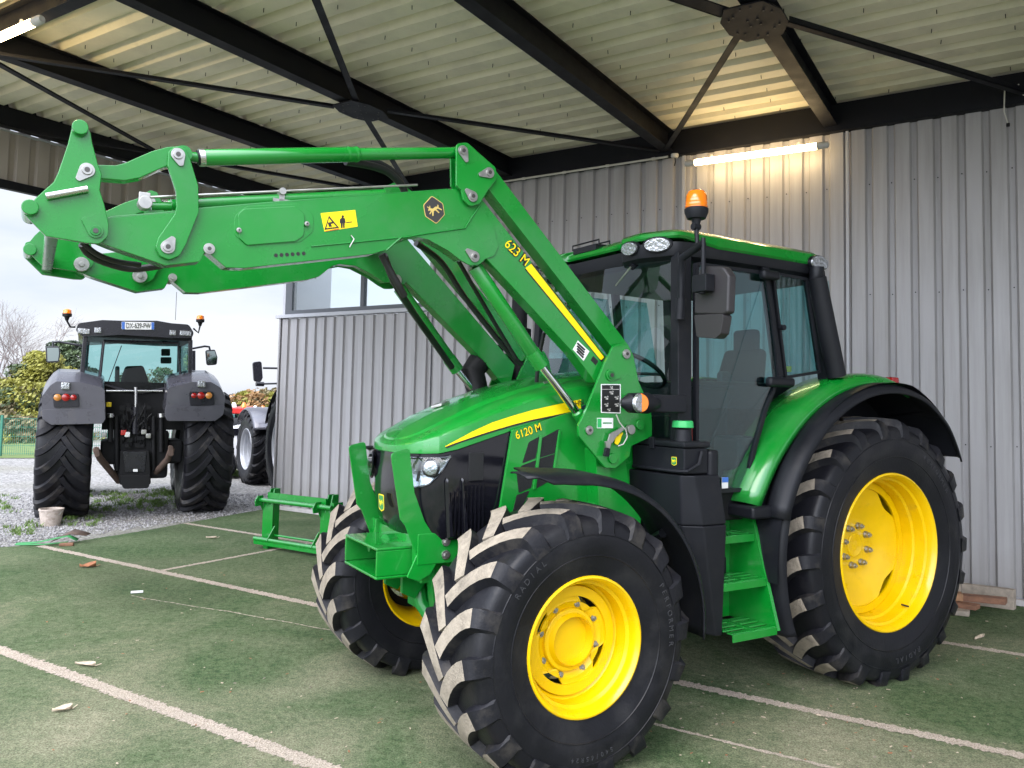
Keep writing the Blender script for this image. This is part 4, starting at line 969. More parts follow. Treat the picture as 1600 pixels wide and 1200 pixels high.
# door glass and frame
def ring(name, poly, y, wpx, th, m, parent, fr=T):
    o_ = PX(poly, y, fr, dr=4); c = Vector((sum(p[0] for p in o_) / len(o_), sum(p[1] for p in o_) / len(o_))); n = len(o_); inn = []
    P = [Vector(p) for p in o_]
    area = sum(P[i].x * P[(i + 1) % n].y - P[(i + 1) % n].x * P[i].y for i in range(n)); sg = 1 if area > 0 else -1
    for i in range(n):
        e1 = (P[i] - P[i - 1]); e2 = (P[(i + 1) % n] - P[i]); e = ((e1.normalized() if e1.length > 1e-7 else e2.normalized()) + e2.normalized())
        e = e.normalized() if e.length > 1e-6 else e2.normalized(); nn = Vector((-e.y, e.x)) * sg; inn.append(P[i] + nn * wpx)
    v = [(p.x, y, p.y) for p in P] + [(p.x, y, p.y) for p in inn] + [(p.x, y - th, p.y) for p in P] + [(p.x, y - th, p.y) for p in inn]
    f = []
    for i in range(n):
        j = (i + 1) % n; f += [(i, j, n + j, n + i), (2 * n + i, 3 * n + i, 3 * n + j, 2 * n + j), (i, 2 * n + i, 2 * n + j, j), (n + i, n + j, 3 * n + j, 3 * n + i)]
    return MB().add(v, f).build(name, m, parent), [(p.x, p.y) for p in inn]
door = [(1088, 409), (1199, 424), (1208, 480), (1221, 588), (1200, 640), (1183, 700), (1168, 768, 8), (1100, 772, 4), (1088, 760)]
dr_, inn = ring('door', door, YC + .02, .022, .03, G_, tr)
MB().prism([(x, YC + .006, z) for x, z in inn], [(x, YC, z) for x, z in inn]).build('door_glass', 'cabglass', dr_)
MB().prism([(x, -YC - .03, z) for x, z in inn], [(x, -YC - .036, z) for x, z in inn]).build('far_door_glass', 'cabglass', tr)
rw = [(1207, 424), (1262, 434), (1284, 583), (1228, 592, 3)]
r_, inn2 = ring('quarter_window', rw, YC + .01, .018, .025, G_, tr)
MB().prism([(x, YC, z) for x, z in inn2], [(x, YC - .006, z) for x, z in inn2]).build('quarter_glass', 'cabglass', r_)
MB().prism([(x, -YC - .02, z) for x, z in inn2], [(x, -YC - .026, z) for x, z in inn2]).build('far_quarter_glass', 'cabglass', tr)
MB().add([(.24, -.68, 2.66), (.24, .66, 2.66), (.18, .70, 1.95), (.18, -.72, 1.95)], [(0, 1, 2, 3)]).build('rear_glass', 'cabglass', tr)
# windscreen, curved
rows = []
for z, xo in ((2.68, 1.66), (2.3, 1.69), (1.9, 1.71), (1.60, 1.70)):
    rows.append([(xo + .05 * (1 - (y / .72) ** 2), y - .01, z) for y in np.linspace(-.70, .70, 13)])
MB().grid(rows).build('windscreen', 'windscreen', tr, smooth=60)
# hinges, handle
for px, py, nm in ((1198, 430, 'hinge'), (1214, 597, 'door_handle')):
    p = T.ty(px, py, .80); a = .085 if nm == 'hinge' else .13
    MB().box((p.x - a, .785, p.z - .03), (p.x + a * .75, .84, p.z + .03)).build(nm, G_, dr_, .02, 3)
p = T.ty(1222, 512, .79); MB().tube([(p.x, .775, p.z), (p.x, .81, p.z)], .018, 12).build('window_latch', G_, r_)
# pipe at the rear corner
a = T.ty(1276, 432, .80); b = T.ty(1303, 588, .80)
MB().tube([(a.x, .80, a.z + .06), (a.x, .80, a.z), (a.x - .001, .80, a.z - .01), (b.x, .82, b.z)], [.046, .046, .06, .062], 20).build('air_duct', G_, tr)
# roof
def roofpiece(poly, zs, m, name, parent=tr, bev=.0, smooth=38):   # poly xy; zs list of (inset, z)
    c = Vector((sum(p[0] for p in poly) / len(poly), sum(p[1] for p in poly) / len(poly))); rows = []
    for ins, z in zs:
        row = []
        for x, y in poly:
            d = Vector((x, y)) - c; l = d.length; q = c + d * max(0.0, (l - ins) / l); zz = z(q.x, q.y) if callable(z) else z; row.append((q.x, q.y, zz))
        rows.append(row + [row[0]])
    mb = MB().grid(rows); o = len(mb.v); last = rows[-1][:-1]; first = rows[0][:-1]
    mb.add(last, [tuple(range(len(last)))]); mb.add(first, [tuple(range(len(first)))][::-1]); return mb.build(name, m, parent, bev, smooth=smooth)
outer = fillet([(1.72, .30, .03), (1.79, .33, .04), (1.80, .52, .08), (1.70, .745, .09), (1.4, .785, .2), (.46, .765, .06), (.37, .73, .05), (.37, -.75, .05), (.46, -.785, .06), (1.4, -.805, .2), (1.70, -.765, .09), (1.80, -.54, .08), (1.79, -.35, .04), (1.72, -.32, .03)], seg=6)
under = roofpiece(outer, [(.06, 2.645), (.012, 2.665), (.0, 2.70), (.0, 2.745), (.03, 2.75)], 'blk', 'roof_shell', smooth=30)
zr = lambda x, y: 2.795 + .075 * (1 - min(1, (abs(y + .01) / .8)) ** 3) * np.interp(x, [.37, .7, 1.4, 1.8], [.45, 1, 1, .35]) + np.interp(x, [.37, .5, 1.5, 1.8], [-.012, 0, 0, -.015])
outg = [(max(x, .50), y) for x, y in outer]
roofpiece(outg, [(-.004, lambda x, y: 2.722 + (.045 if x > 1.6 else 0)), (-.016, lambda x, y: 2.735 + (.045 if x > 1.6 else 0)), (-.008, lambda x, y: 2.79 + (.012 if x > 1.6 else 0)), (.03, lambda x, y: 2.812 + (.01 if x > 1.6 else 0)), (.14, lambda x, y: zr(x, y) + .02), (.35, lambda x, y: zr(x, y) + .022), (.6, lambda x, y: zr(x, y) + .022)], 'green', 'roof', smooth=35)
# roof lamps
for sg, nm in ((1, ''), (-1, '')):
    for x, y, w_, h_, d in ((1.765, .645, .082, .042, Vector((.80, .56 * sg, -.2))), (1.808, .455, .066, .040, Vector((.97, .12 * sg, -.2)))):
        d = d.normalized(); s = Vector((0, 0, 1)).cross(d).normalized(); u = d.cross(s); o = Vector((x - .012, y * sg - .01, 2.735)); n = 28
        lp = lambda k, dd: [o + d * dd + s * (w_ * k * math.cos(2 * PI * i / n)) + u * (h_ * k * math.sin(2 * PI * i / n)) for i in range(n)]
        l = MB().prism(lp(1.15, 0), lp(1.08, .022)).build('roof_lamp', 'blk', tr); MB().prism(lp(1.0, .015), lp(.93, .030)).build('lamp_lens', 'lens', l)
for sg in (1, -1):
    o = Vector((.50, .79 * sg - .01, 2.735)); n = 24; lp = lambda k, dd: [o + Vector((.012 * math.cos(0), dd * sg, 0)) + Vector((.085 * k * math.cos(2 * PI * i / n), 0, .048 * k * math.sin(2 * PI * i / n))) for i in range(n)]
    l = MB().prism(lp(1.1, 0), lp(1.05, .018)).build('roof_lamp', 'blk', tr); MB().prism(lp(1.0, .012), lp(.93, .026)).build('lamp_lens', 'lens', l)
MB().box((1.60, -.28, 2.81), (1.72, -.02, 2.85)).tube([(1.62, -.30, 2.84), (1.62, -.30, 2.875), (1.62, 0, 2.875), (1.62, 0, 2.84)], .006, 6).tube([(1.71, -.30, 2.84), (1.71, -.30, 2.875), (1.71, 0, 2.875), (1.71, 0, 2.84)], .006, 6).build('roof_hatch', 'blk', tr, .006)
# wiper
wp_ = MB().tube([(1.72, .40, 2.66), (1.76, .40, 2.63)], .022, 10).build('wiper_motor', 'blk', tr)
MB().tube([(1.765, .40, 2.63), (1.77, .26, 2.53)], .006, 6).build('wiper_arm', 'zinc', wp_)
# exhaust on the far side
ex = MB().tube([(1.95, -.60, 1.75), (1.95, -.60, 2.30), (1.95, -.60, 2.31), (1.95, -.60, 2.60), (1.98, -.60, 2.70)], [.085, .085, .055, .055, .06], 18).build('exhaust', 'dark', tr)
MB().tube([(2.30, -.52, 1.80), (2.34, -.56, 1.98), (2.24, -.58, 2.10), (2.12, -.58, 2.12)], [.07, .085, .09, .06], 14).build('air_intake', 'dark', tr)
# interior
MB().box((.36, -.26, 1.35), (.86, .22, 1.62)).build('seat_base', 'cabgrey', tr, .04)
se = MB().box((.38, -.25, 1.62), (.90, .23, 1.74)).build('seat', 'seat', tr, .05, 3)
MB().prism([(.38, -.24, 1.72), (.28, -.20, 2.20), (.36, -.20, 2.22), (.50, -.24, 1.74)], [(.38, .22, 1.72), (.28, .18, 2.20), (.36, .18, 2.22), (.50, .22, 1.74)]).build('seat_back', 'seat', se, .04, 3)
MB().box((.27, -.12, 2.18), (.35, .10, 2.36)).build('headrest', 'seat', se, .03, 3)
MB().box((.40, .26, 1.82), (.9, .36, 1.90)).box((.82, .28, 1.90), (.92, .34, 2.02)).build('armrest', 'cabgrey', tr, .02)
MB().prism([(1.50, -.14, 1.3), (1.62, -.14, 1.3), (1.52, -.12, 1.95), (1.42, -.12, 1.93)], [(1.50, .12, 1.3), (1.62, .12, 1.3), (1.52, .10, 1.95), (1.42, .10, 1.93)]).build('steering_column', 'cabgrey', tr, .02)
sw = MB(); ax = Vector((-.55, 0, .83)).normalized(); e1 = Vector((0, 1, 0)); e2 = ax.cross(e1); o = Vector((1.36, -.01, 2.02))
sw.tube([o + (e1 * math.cos(t) + e2 * math.sin(t)) * .20 for t in np.linspace(0, 2 * PI, 40)], .015, 8, caps=False)
for t in (0.3, 2.4, 4.5): sw.tube([o - ax * .03, o + (e1 * math.cos(t) + e2 * math.sin(t)) * .20], .011, 6)
sw.build('steering_wheel', 'blk', tr)
MB().box((.40, -.74, 1.32), (1.66, -.50, 1.62)).box((.75, .48, 1.32), (1.15, .70, 1.60)).build('console', 'cabgrey', tr, .03)
MB().add([(.36, -.70, 2.628), (.36, .68, 2.628), (1.64, .68, 2.645), (1.64, -.70, 2.645)], [(0, 1, 2, 3)]).build('headliner', 'headliner', tr)
for yy in (.30, .0): MB().box((.245, yy - .05, 2.04), (.25, yy + .05, 2.08)).build('rear_label', 'decal_yellow', tr)
MB().tube([(1.58, .70, 1.78), (1.62, .70, 1.86), (1.50, .70, 1.90), (1.2, .70, 1.90)], .013, 8).tube([(1.25, .74, 1.85), (1.56, .74, 1.36)], .007, 6).build('grab_rail', 'blk', dr_)
MB().box((1.50, .60, 1.50), (1.62, .68, 1.80)).box((1.44, .58, 1.35), (1.56, .66, 1.60)).build('lever_console', 'blk', tr, .02)
MB().box((1.47, .682, 1.52), (1.53, .69, 1.66)).build('red_lever', 'red', tr, .01)
p = T.ty(1133, 755, .785); MB().box((p.x - .025, .782, p.z - .03), (p.x + .025, .7845, p.z + .035)).build('sticker', 'white', dr_)
MB().box((p.x - .025, .785, p.z + .005), (p.x + .025, .786, p.z + .035)).build('sticker_print', 'blue', dr_)
# ---- rear fender
cz = .84
def arcshell(name, th0, th1, rows_def, m, rad, n=26, parent=tr, thick=.012, sgn=1, c=(0, .84), smooth=50):
    rows = []
    for i in range(n + 1):
        th = th0 + (th1 - th0) * i / n; rows.append([(c[0] + (rad(th) + dr) * math.cos(R(th)), sgn * y - (0 if sgn > 0 else .02), c[1] + (rad(th) + dr) * math.sin(R(th))) for y, dr in rows_def(th)])
    o = MB().grid(rows).build(name, m, parent, smooth=smooth); s = o.modifiers.new('s', 'SOLIDIFY'); s.thickness = thick; s.offset = 0; return o
radg = lambda th: np.interp(th, [16, 25, 40, 60, 80, 96, 108], [1.30, 1.27, 1.235, 1.205, 1.185, 1.165, 1.14])
for sg in (1, -1):
    fo = arcshell('rear_fender', 17, 106, lambda th: [(.585, -.004), (.68, .006), (.78, .008), (.84, 0), (.875, -.018), (.89, -.045), (.893, -.075)], 'green', radg, sgn=sg)
    arcshell('fender_flare', 15, 140, lambda th: [(.87, -.062 if th < 106 else -.055), (.91, -.052), (.96, -.055), (1.0, -.075), (1.02, -.11)] if th < 118 else [(.50 + (118 - 118), -.06), (.70, -.05), (.96, -.055), (1.0, -.075), (1.02, -.11)], 'blk', lambda th: np.interp(th, [15, 40, 80, 106, 125, 140], [1.215, 1.20, 1.17, 1.15, 1.10, 1.03]), parent=fo, sgn=sg, n=34)
    rlin = lambda t_: float(np.interp(t_, [-8, 100, 118, 128, 140], [1.135, 1.125, 1.065, 1.02, .965]))
    rl = [[(k_ * rlin(t_) * math.cos(R(t_)), .49 * sg - (0 if sg > 0 else .02), .84 + k_ * rlin(t_) * math.sin(R(t_))) for t_ in range(-8, 141, 4)] for k_ in (.55, 1.0)]
    MB().grid(rl).build('fender_liner', 'blk', fo)
    rl = [[(rlin(t_) * math.cos(R(t_)), y_ * sg - (0 if sg > 0 else .02), .84 + rlin(t_) * math.sin(R(t_))) for t_ in range(-4, 141, 4)] for y_ in (.49, .74, .99)]
    MB().grid(rl).build('fender_liner', 'blk', fo)
    arcshell('wheel_fairing', -22, 17, lambda th: [(.40, 0), (.80, 0), (.95, -.005), (.99, -.04)], 'blk', lambda th: 1.085 + .0004 * (th + 22), parent=fo, sgn=sg)
MB().box((.97, .45, 1.13), (1.275, .935, 1.205)).build('fender_sill', 'blk', tr, .02, 3)
p = T.ty(1389, 592, .80); MB().box((p.x - .03, .68, p.z - .04), (p.x + .05, .86, p.z + .012)).build('tail_lamp', 'redlens', tr, .012)
# ---- front fenders
for sg in (1, -1):
    rf = lambda th: np.interp(th, [64, 74, 84, 100, 184], [.885, .835, .80, .785, .785])
    ff = arcshell('front_fender', 66, 186, lambda th: [(.78 + (.10 if th < 72 else 0), 0), (.90, .006), (1.04, .0), (1.10, -.018), (1.125, -.05)] if th >= 74 else [(.96, .0), (1.0, .004), (1.04, .0), (1.08, -.01), (1.10, -.02)], 'blk', rf, c=(2.58, .655), sgn=sg, n=30, thick=.008)
    MB().tube([(1.98, .45 * sg, .95), (1.90, .70 * sg, 1.0), (1.95, .92 * sg, 1.1)], .025, 8).build('fender_stay', 'blk', ff)
# ---- fuel tank, toolbox, filler
def yzprism(name, poly_xy, z0, z1, m, bevel, parent=tr, taper=None, seg=2):
    B_ = poly_xy if taper is None else taper
    return MB().prism([(x, y, z0) for x, y in B_], [(x, y, z1) for x, y in poly_xy]).build(name, m, parent, bevel, seg)
tank = MB()
tank.prism([(1.50, .40, .50), (1.56, .40, .50), (1.58, .86, .50), (1.545, .915, .50), (1.50, .92, .50)], [(1.48, .40, 1.12), (1.78, .40, 1.12), (1.76, .86, 1.12), (1.66, .93, 1.12), (1.48, .93, 1.12)])
tank.prism([(1.48, .40, 1.12), (1.78, .40, 1.12), (1.76, .86, 1.12), (1.66, .93, 1.12), (1.48, .93, 1.12)], [(1.50, .40, 1.40), (1.80, .40, 1.40), (1.78, .87, 1.40), (1.72, .92, 1.40), (1.53, .92, 1.40)])
tk = tank.build('fuel_tank', 'blk', tr, .012, 2)
MB().box((1.52, .80, 1.38), (1.60, .915, 1.54)).build('tank_shoulder', 'blk', tk, .025, 3)
tb = MB().box((1.60, .45, 1.405), (1.78, .90, 1.55)).build('toolbox', 'blk', tr, .012)
MB().box((1.59, .44, 1.552), (1.79, .91, 1.585)).build('lid', 'blk', tb, .010)
MB().box((1.78, .62, 1.535), (1.797, .66, 1.60)).build('latch', 'blk', tb, .004)
MB().tube([(1.66, .912, 1.53), (1.69, .92, 1.46), (1.77, .915, 1.425), (1.795, .86, 1.42), (1.795, .48, 1.42)], .010, 8).build('carry_bar', 'blk', tb)
shield(.042, .048, (1.7815, .82, 1.475), (0, 1, 0), (0, 0, 1), tb, 'box_badge', 'strapgreen', 'greencapy' if 'greencapy' in MATS else 'decal_yellow')
fc = MB().tube([(1.70, .80, 1.56), (1.70, .80, 1.65)], [.055, .048], 20).build('filler_neck', 'blk', tr)
m = MB(); m.prism([(1.70 + .062 * (1 + .05 * (i % 2)) * math.cos(2 * PI * i / 16), .80 + .062 * (1 + .05 * (i % 2)) * math.sin(2 * PI * i / 16), 1.66) for i in range(16)], [(1.70 + .058 * math.cos(2 * PI * i / 16), .80 + .058 * math.sin(2 * PI * i / 16), 1.70) for i in range(16)]); m.build('filler_cap', 'greencap', fc, .006)
# ---- ladder
ld = MB()
yo_ = lambda z: np.interp(z, [.45, 1.2], [1.00, .80])
for x0, ye in ((1.135, .985), (1.50, .86)):
    ld.prism([(x0, .62, .50), (x0, ye, .50), (x0, .79, 1.14), (x0, .62, 1.24)], [(x0 + .008, .62, .50), (x0 + .008, ye, .50), (x0 + .008, .79, 1.14), (x0 + .008, .62, 1.24)])
ld.box((1.143, .62, .50), (1.50, .628, 1.22)); ld.prism([(1.118, .985, .50), (1.143, .985, .50), (1.143, .795, 1.12), (1.118, .795, 1.12)], [(1.118, 1.0, .50), (1.143, 1.0, .50), (1.143, .81, 1.12), (1.118, .81, 1.12)])
lo = ld.build('ladder', 'green', tr, .003)
for z, y0, y1 in ((1.03, .66, .83), (.785, .70, .92), (.525, .74, 1.00)):
    m = MB().box((1.145, y1 - .012, z - .045), (1.50, y1, z)).box((1.145, y0, z - .045), (1.50, y0 + .01, z))
    for k in range(4): yy = y0 + (y1 - y0) * (k + .2) / 4; m.box((1.145, yy, z - .008), (1.50, yy + (y1 - y0) / 4 * .62, z + .002))
    m.box((1.30, y0, z - .01), (1.335, y1, z + .0035)); m.build('step', 'green', lo, .004)
MB().box((1.20, .632, .70), (1.50, .66, .87)).build('battery_box', 'blk', lo, .01)
for k in range(2): MB().box((1.33 - .06 * k, .661, .80), (1.38 - .06 * k, .663, .825)).build('label', 'white', lo)
MB().box((1.33, .6615, .83), (1.36, .6625, .86)).build('green_label', 'greencap', lo)
m = MB().tube([(1.40, .63, 1.0), (1.40, .70, 1.0)], .07, 16).build('filter', 'blk', lo); MB().tube([(1.40, .70, .98), (1.40, .703, .98)], .035, 12).build('filter_label', 'blue', m)
# ---- indicator bar
ib = MB().box((1.70, .77, 1.745), (2.06, .835, 1.845)).build('indicator_bar', 'blk', tr, .012)
m = MB(); a = Vector((2.05, .82, 1.795)); m.tube([a + Vector((-.14, 0, 0)), a + Vector((-.06, .01, 0)), a + Vector((.06, .0, 0)), a + Vector((.10, -.02, 0))], [.03, .058, .054, .02], 18); m.build('lamp_pod', 'blk', ib)
for k, mm in ((0, 'amber'), (1, 'lens')):
    v = []; n = 12; c0 = Vector((2.075, .868, 1.795))
    half = [c0 + Vector(((1 if k else -1) * .055 * math.sin(PI * i / n), 0, .055 * math.cos(PI * i / n))) for i in range(n + 1)]
    MB().prism(half, [p + Vector((0, .02, 0)) * 1 + (c0 - p) * .15 for p in half]).build('amber_lens' if k == 0 else 'clear_lens', 'orange' if k == 0 else 'lens', ib, .004)
# ---- mirror and beacon
mp_ = [(1092, 421, 10), (1100, 415, 6), (1130, 416, 8), (1139, 430, 8), (1137, 488, 6), (1128, 492, 5), (1084, 491, 4), (1084, 450, 6)]
L_ = PYZ(mp_, 1.72); mir = MB().prism([(1.72, y, z) for y, z in L_], [(1.66, y, z) for y, z in L_]).build('mirror', 'mirrorgrey', tr, .018, 3)
L_ = PYZ([(1084, 492, 4), (1131, 490, 5), (1126, 521, 6), (1118, 529, 6), (1088, 527, 5)], 1.725); MB().prism([(1.725, y, z) for y, z in L_], [(1.66, y, z) for y, z in L_]).build('lower_mirror', 'mirrorgrey', mir, .016, 3)
a = T.tx(1101, 372, 1.74); b = T.tx(1101, 440, 1.74); p0 = T.tx(1089, 425, 1.74); q = T.tx(1058, 430, 1.72)
MB().tube([(1.75, a.y, a.z), (1.75, b.y, b.z - .05)], .013, 10).build('mirror_post', 'blk', mir)
MB().box((1.722, b.y - .05, b.z - .06), (1.79, b.y + .06, b.z + .035)).tube([(1.76, b.y, b.z - .07), (1.76, b.y, b.z - .02)], .02, 10).build('mirror_joint', 'blk', mir, .015)
MB().tube([(1.75, a.y, a.z - .03), (1.74, .83, 2.63), (1.72, .80, 2.52), (1.72, .80, 2.38)], [.022, .024, .024, .018], 10).tube([(1.72, .80, 2.40), (1.72, .79, 2.28)], .03, 10).build('mirror_arm', 'blk', mir)
bt_ = T.tx(1088, 302, 1.74); bb = T.tx(1088, 342, 1.74); cb = Vector((1.74, bb.y, 0)); H_ = bt_.z - bb.z
m = MB().lathe([(0, .001), (0, .052), (.035, .066), (.055, .067), (.06, .06)], (cb.x, cb.y, bb.z), 'Z', 24); m.tube([(cb.x, cb.y, bb.z + .01), (cb.x, cb.y, bb.z - .05)], [.03, .016], 12); m.tube([(cb.x, cb.y, bb.z - .04), (cb.x, cb.y + .01, a.z - .04)], .013, 10); m.tube([(cb.x - .02, cb.y, bb.z - .045), (cb.x + .025, cb.y, bb.z - .045)], .02, 10)
be = m.build('beacon', 'blk', tr)
MB().lathe([(.058, .058), (.062, .062), (.13, .058), (.155, .045), (.165, .02), (.166, .001)], (cb.x, cb.y, bb.z), 'Z', 28).build('beacon_dome', 'orange', be)
m = MB()
for k in range(4): m.lathe([(.066 + .02 * k, .0625 - .002 * k), (.07 + .02 * k, .064 - .002 * k), (.074 + .02 * k, .0625 - .002 * k)], (cb.x, cb.y, bb.z), 'Z', 24)
m.build('dome_ribs', 'orange', be)
# ================================================================ FRONT LOADER (parts of the tractor)
YL = .57; LY = []          # outer face of the near arm; everything in LY is mirrored for the far side
def lp(name, poly, y, th, m='green', parent=tr, bevel=.004, keep=True, **k):
    o = plate(name, poly, y, th, m, parent, bevel, **k)
    if keep and parent is tr: LY.append(o)
    return o
arm = lp('loader_arm', [(150, 341, 2), (272, 331), (312, 325), (566, 305), (722, 294), (745, 316), (752, 310), (953, 563), (946, 598, 6), (931, 598, 4), (895, 550), (760, 404), (722, 405), (700, 389), (669, 372), (640, 368), (626, 372), (603, 391), (582, 397), (381, 419, 3), (353, 418, 4), (322, 391, 4), (312, 409, 2), (259, 415, 2), (169, 384, 2), (140, 372)], YL, .095)
lp('knee_plate', [(627, 371), (727, 356), (750, 322), (771, 352, 10), (779, 385, 10), (772, 400, 8), (757, 405, 8), (749, 414, 10), (733, 414, 10), (721, 407), (700, 391), (669, 374), (645, 369)], YL + .007, .012, parent=arm, bevel=.002, keep=False)
lp('reinforcement', [(604, 391, 2), (626, 372, 2), (638, 385, 3), (650, 425, 5), (648, 438, 4), (632, 442, 3), (622, 440)], YL + .0, .10, parent=arm, bevel=.002, keep=False) if False else None
kb = lp('knee_bracket', [(713, 224, 7), (730, 222, 9), (745, 236, 4), (775, 262, 8), (776, 280, 6), (763, 297, 2), (750, 318, 10), (735, 323, 9), (724, 312, 6), (721, 297, 3), (713, 290, 2)], YL + .028, .016)
lp('knee_bracket', [(704, 232, 4), (730, 222, 9), (745, 236, 4), (775, 262, 8), (776, 280, 6), (763, 297, 2), (750, 318, 10), (735, 323, 9), (724, 312, 6), (710, 299, 3), (705, 290, 2)], YL - .105, .016, bevel=.002)
ub = lp('upper_link', [(766, 266, 6), (776, 268, 6), (985, 543, 5), (966, 557, 4), (955, 541), (760, 291, 4)], YL + .005, .095)
dl = lp('bell_link', [(263, 236, 8), (277, 227, 9), (290, 232, 6), (297, 247), (310, 290, 8), (311, 331, 8), (291, 381), (281, 399, 9), (265, 406, 10), (250, 400, 9), (243, 386, 7), (247, 372, 4), (273, 334, 3), (276, 322), (275, 299), (262, 259, 3)], YL + .026, .020)
lp('bell_link', [(263, 236, 8), (277, 227, 9), (290, 232, 6), (297, 247), (310, 290, 8), (311, 331, 8), (291, 381), (281, 399, 9), (265, 406, 10), (250, 400, 9), (243, 386, 7), (247, 372, 4), (273, 334, 3), (276, 322), (275, 299), (262, 259, 3)], YL - .105, .020, bevel=.002)
cl = lp('curved_link', [(138, 262, 8), (152, 257, 2), (181, 258), (196, 254), (237, 236), (262, 229, 8), (284, 228, 10), (292, 241, 7), (287, 257, 5), (262, 259), (249, 264), (218, 278), (195, 282), (158, 279, 4), (140, 277, 7)], YL - .004, .07, bevel=.012)
tc_ = [(112, 201, 5), (122, 196, 4), (136, 197, 5), (142, 208), (144, 222), (153, 256), (159, 272), (156, 297), (163, 319), (170, 350, 4), (169, 369, 10), (156, 381, 10), (137, 380, 6), (72, 369, 8), (47, 344, 4), (37, 334, 5), (37, 322, 6), (47, 320, 4), (56, 309), (84, 284), (91, 269), (106, 225)]
tb1 = lp('tool_hook', tc_, YL + .045, .022); lp('tool_hook', tc_, YL - .10, .022, bevel=.002)
p = T.ty(80, 352, YL); p2 = T.ty(100, 360, YL)
hk = MB().box((p.x - .03, -.62, p.z - .04), (p.x + .02, .60, p.z + .03)).build('cross_tube', 'green', tr, .01)
for s, q in ((1, T.ty(124, 206, YL)), (1, T.ty(47, 329, YL))):
    m = MB(); m.cyl((q.x, YL + .075, q.z), (q.x, YL - .14, q.z), .030, 20); o = m.build('hook_pin', 'green', tr, .004); LY.append(o)
a, b = T.ty(72, 307, YL + .06), T.ty(137, 295, YL + .06); o = MB().tube([a, b], .014, 10).build('lock_rod', 'steel', tr); LY.append(o)
p = T.ty(262, 386, YL)
# pins with washer and retaining tab
def pin(px, py, tx_, ty_, y, r=.0255, m='zinc', parent=tr, tab=True, ry=True, mirror_=True):
    c = T.ty(px, py, y); t = T.ty(tx_, ty_, y); d = (t - c); n = Vector((-d.z, 0, d.x)).normalized(); k = 16
    mb = MB()
    if tab:
        dn = d.normalized(); base = math.atan2(dn.z, dn.x); L_ = []
        for i in range(k + 1):
            an = base + R(75) + R(210) * i / k; L_.append(c + Vector((math.cos(an), 0, math.sin(an))) * r * 1.12)
        L_ += [t - n * r * .36, t + dn * r * .1, t + n * r * .36]
        mb.prism([q + Vector((0, .001, 0)) for q in L_], [q + Vector((0, .007, 0)) for q in L_])
    o = mb.build('retaining_pin', m, parent, .001) if tab else MB().cyl(c, c + Vector((0, .010, 0)), r * 1.15, 24).build('retaining_pin', m, parent, .002)
    q = MB().cyl(c + Vector((0, .006, 0)), c + Vector((0, .014, 0)), r * .78, 20); q.build('pin_head', 'zinc' if m != 'green' else 'greencast', o, .0015); MB().cyl(c + Vector((0, .013, 0)), c + Vector((0, .0165, 0)), r * .40, 12).build('pin_centre', 'steeldark', o)
    if mirror_ and parent is tr: LY.append(o)
    return o
pin(723, 236, 729, 253, YL + .030); pin(764, 270, 748, 273, YL + .030); pin(738, 307, 727, 296, YL + .030); pin(741, 401, 728, 390, YL + .009)
pin(278, 242, 283, 259, YL + .028); pin(262, 386, 271, 371, YL + .028); pin(136, 266, 121, 281, YL + .047); pin(149, 361, 130, 341, YL + .047, m='green')
pin(326.5, 389, 0, 0, YL + .002, r=.021, tab=False)
for px, py in ((136, 266), (149, 361), (262, 386), (326.5, 389), (278, 242), (741, 401)):
    c = T.ty(px, py, YL); yy = -(YL - .10) + (.035 if px < 330 and px not in (326.5,) else 0) if px != 326.5 else -(YL - .10)
    m = MB().cyl((c.x, yy - .02, c.z), (c.x, yy + .008, c.z), .036 if px != 326.5 else .022, 24); m.cyl((c.x, yy, c.z), (c.x, yy + .018, c.z), .014, 6); m.build('pin_washer', 'zinc', tr, .001)
def weld(pts_, y, nm='weld_seam', r_=.0045): return MB().tube([T.ty(a_, b_, y) for a_, b_ in pts_], r_, 6).build(nm, 'greencast', arm)
weld([(604, 391), (615, 381), (626, 371.5)], YL + .002); weld([(630, 371), (680, 363), (727, 356.5), (738, 338), (750, 321)], YL + .008); weld([(486, 385), (540, 380), (600, 374), (628, 371)], YL + .001)
weld([(172, 339), (240, 334), (312, 326), (430, 316), (566, 306), (700, 296)], YL - .004)
# arm details: access cover, warning plate, holes, logo
cv = lp('access_cover', [(366, 338, 14), (385, 322, 16), (470, 318, 16), (490, 336, 14), (489, 362, 14), (470, 378, 16), (390, 384, 16), (366, 368, 14)], YL + .003, .004, parent=arm, bevel=.0015, keep=False)
lp('cover_boss', [(372, 334, 8), (382, 326, 8), (462, 322, 8), (476, 334, 8), (475, 368, 8), (462, 377, 8), (386, 383, 6), (374, 372, 6)], YL + .010, .008, parent=cv, bevel=.003, keep=False)
for q in ((373, 360), (479, 350)): pin(*q, 0, 0, YL + .010, r=.010, tab=False, parent=cv)
for i in range(6):
    c = T.ty(431 + i * 8.7, 399 - i * .6, YL); MB().cyl(c + Vector((0, -.001, 0)), c + Vector((0, .0012, 0)), .009, 12).build('hole', 'blackink', arm)
wl_ = lp('warning_label', [(501, 333, 1), (555, 328, 1), (559, 354, 1), (507, 362, 1)], YL + .0014, .0012, 'decal_yellow', arm, 0, False)
def wq(poly, m='blackink', off=.0022): return lp('pictogram', poly, YL + off, .0008, m, wl_, 0, False)
wq([(514, 337), (530, 356), (507, 359)]); wq([(514, 341), (526, 354.5), (510, 356.5)], 'decal_yellow', .0028); wq([(512, 348), (521, 346), (521, 349), (517, 350), (519, 354), (514, 354.5), (513, 351)], off=.0034)
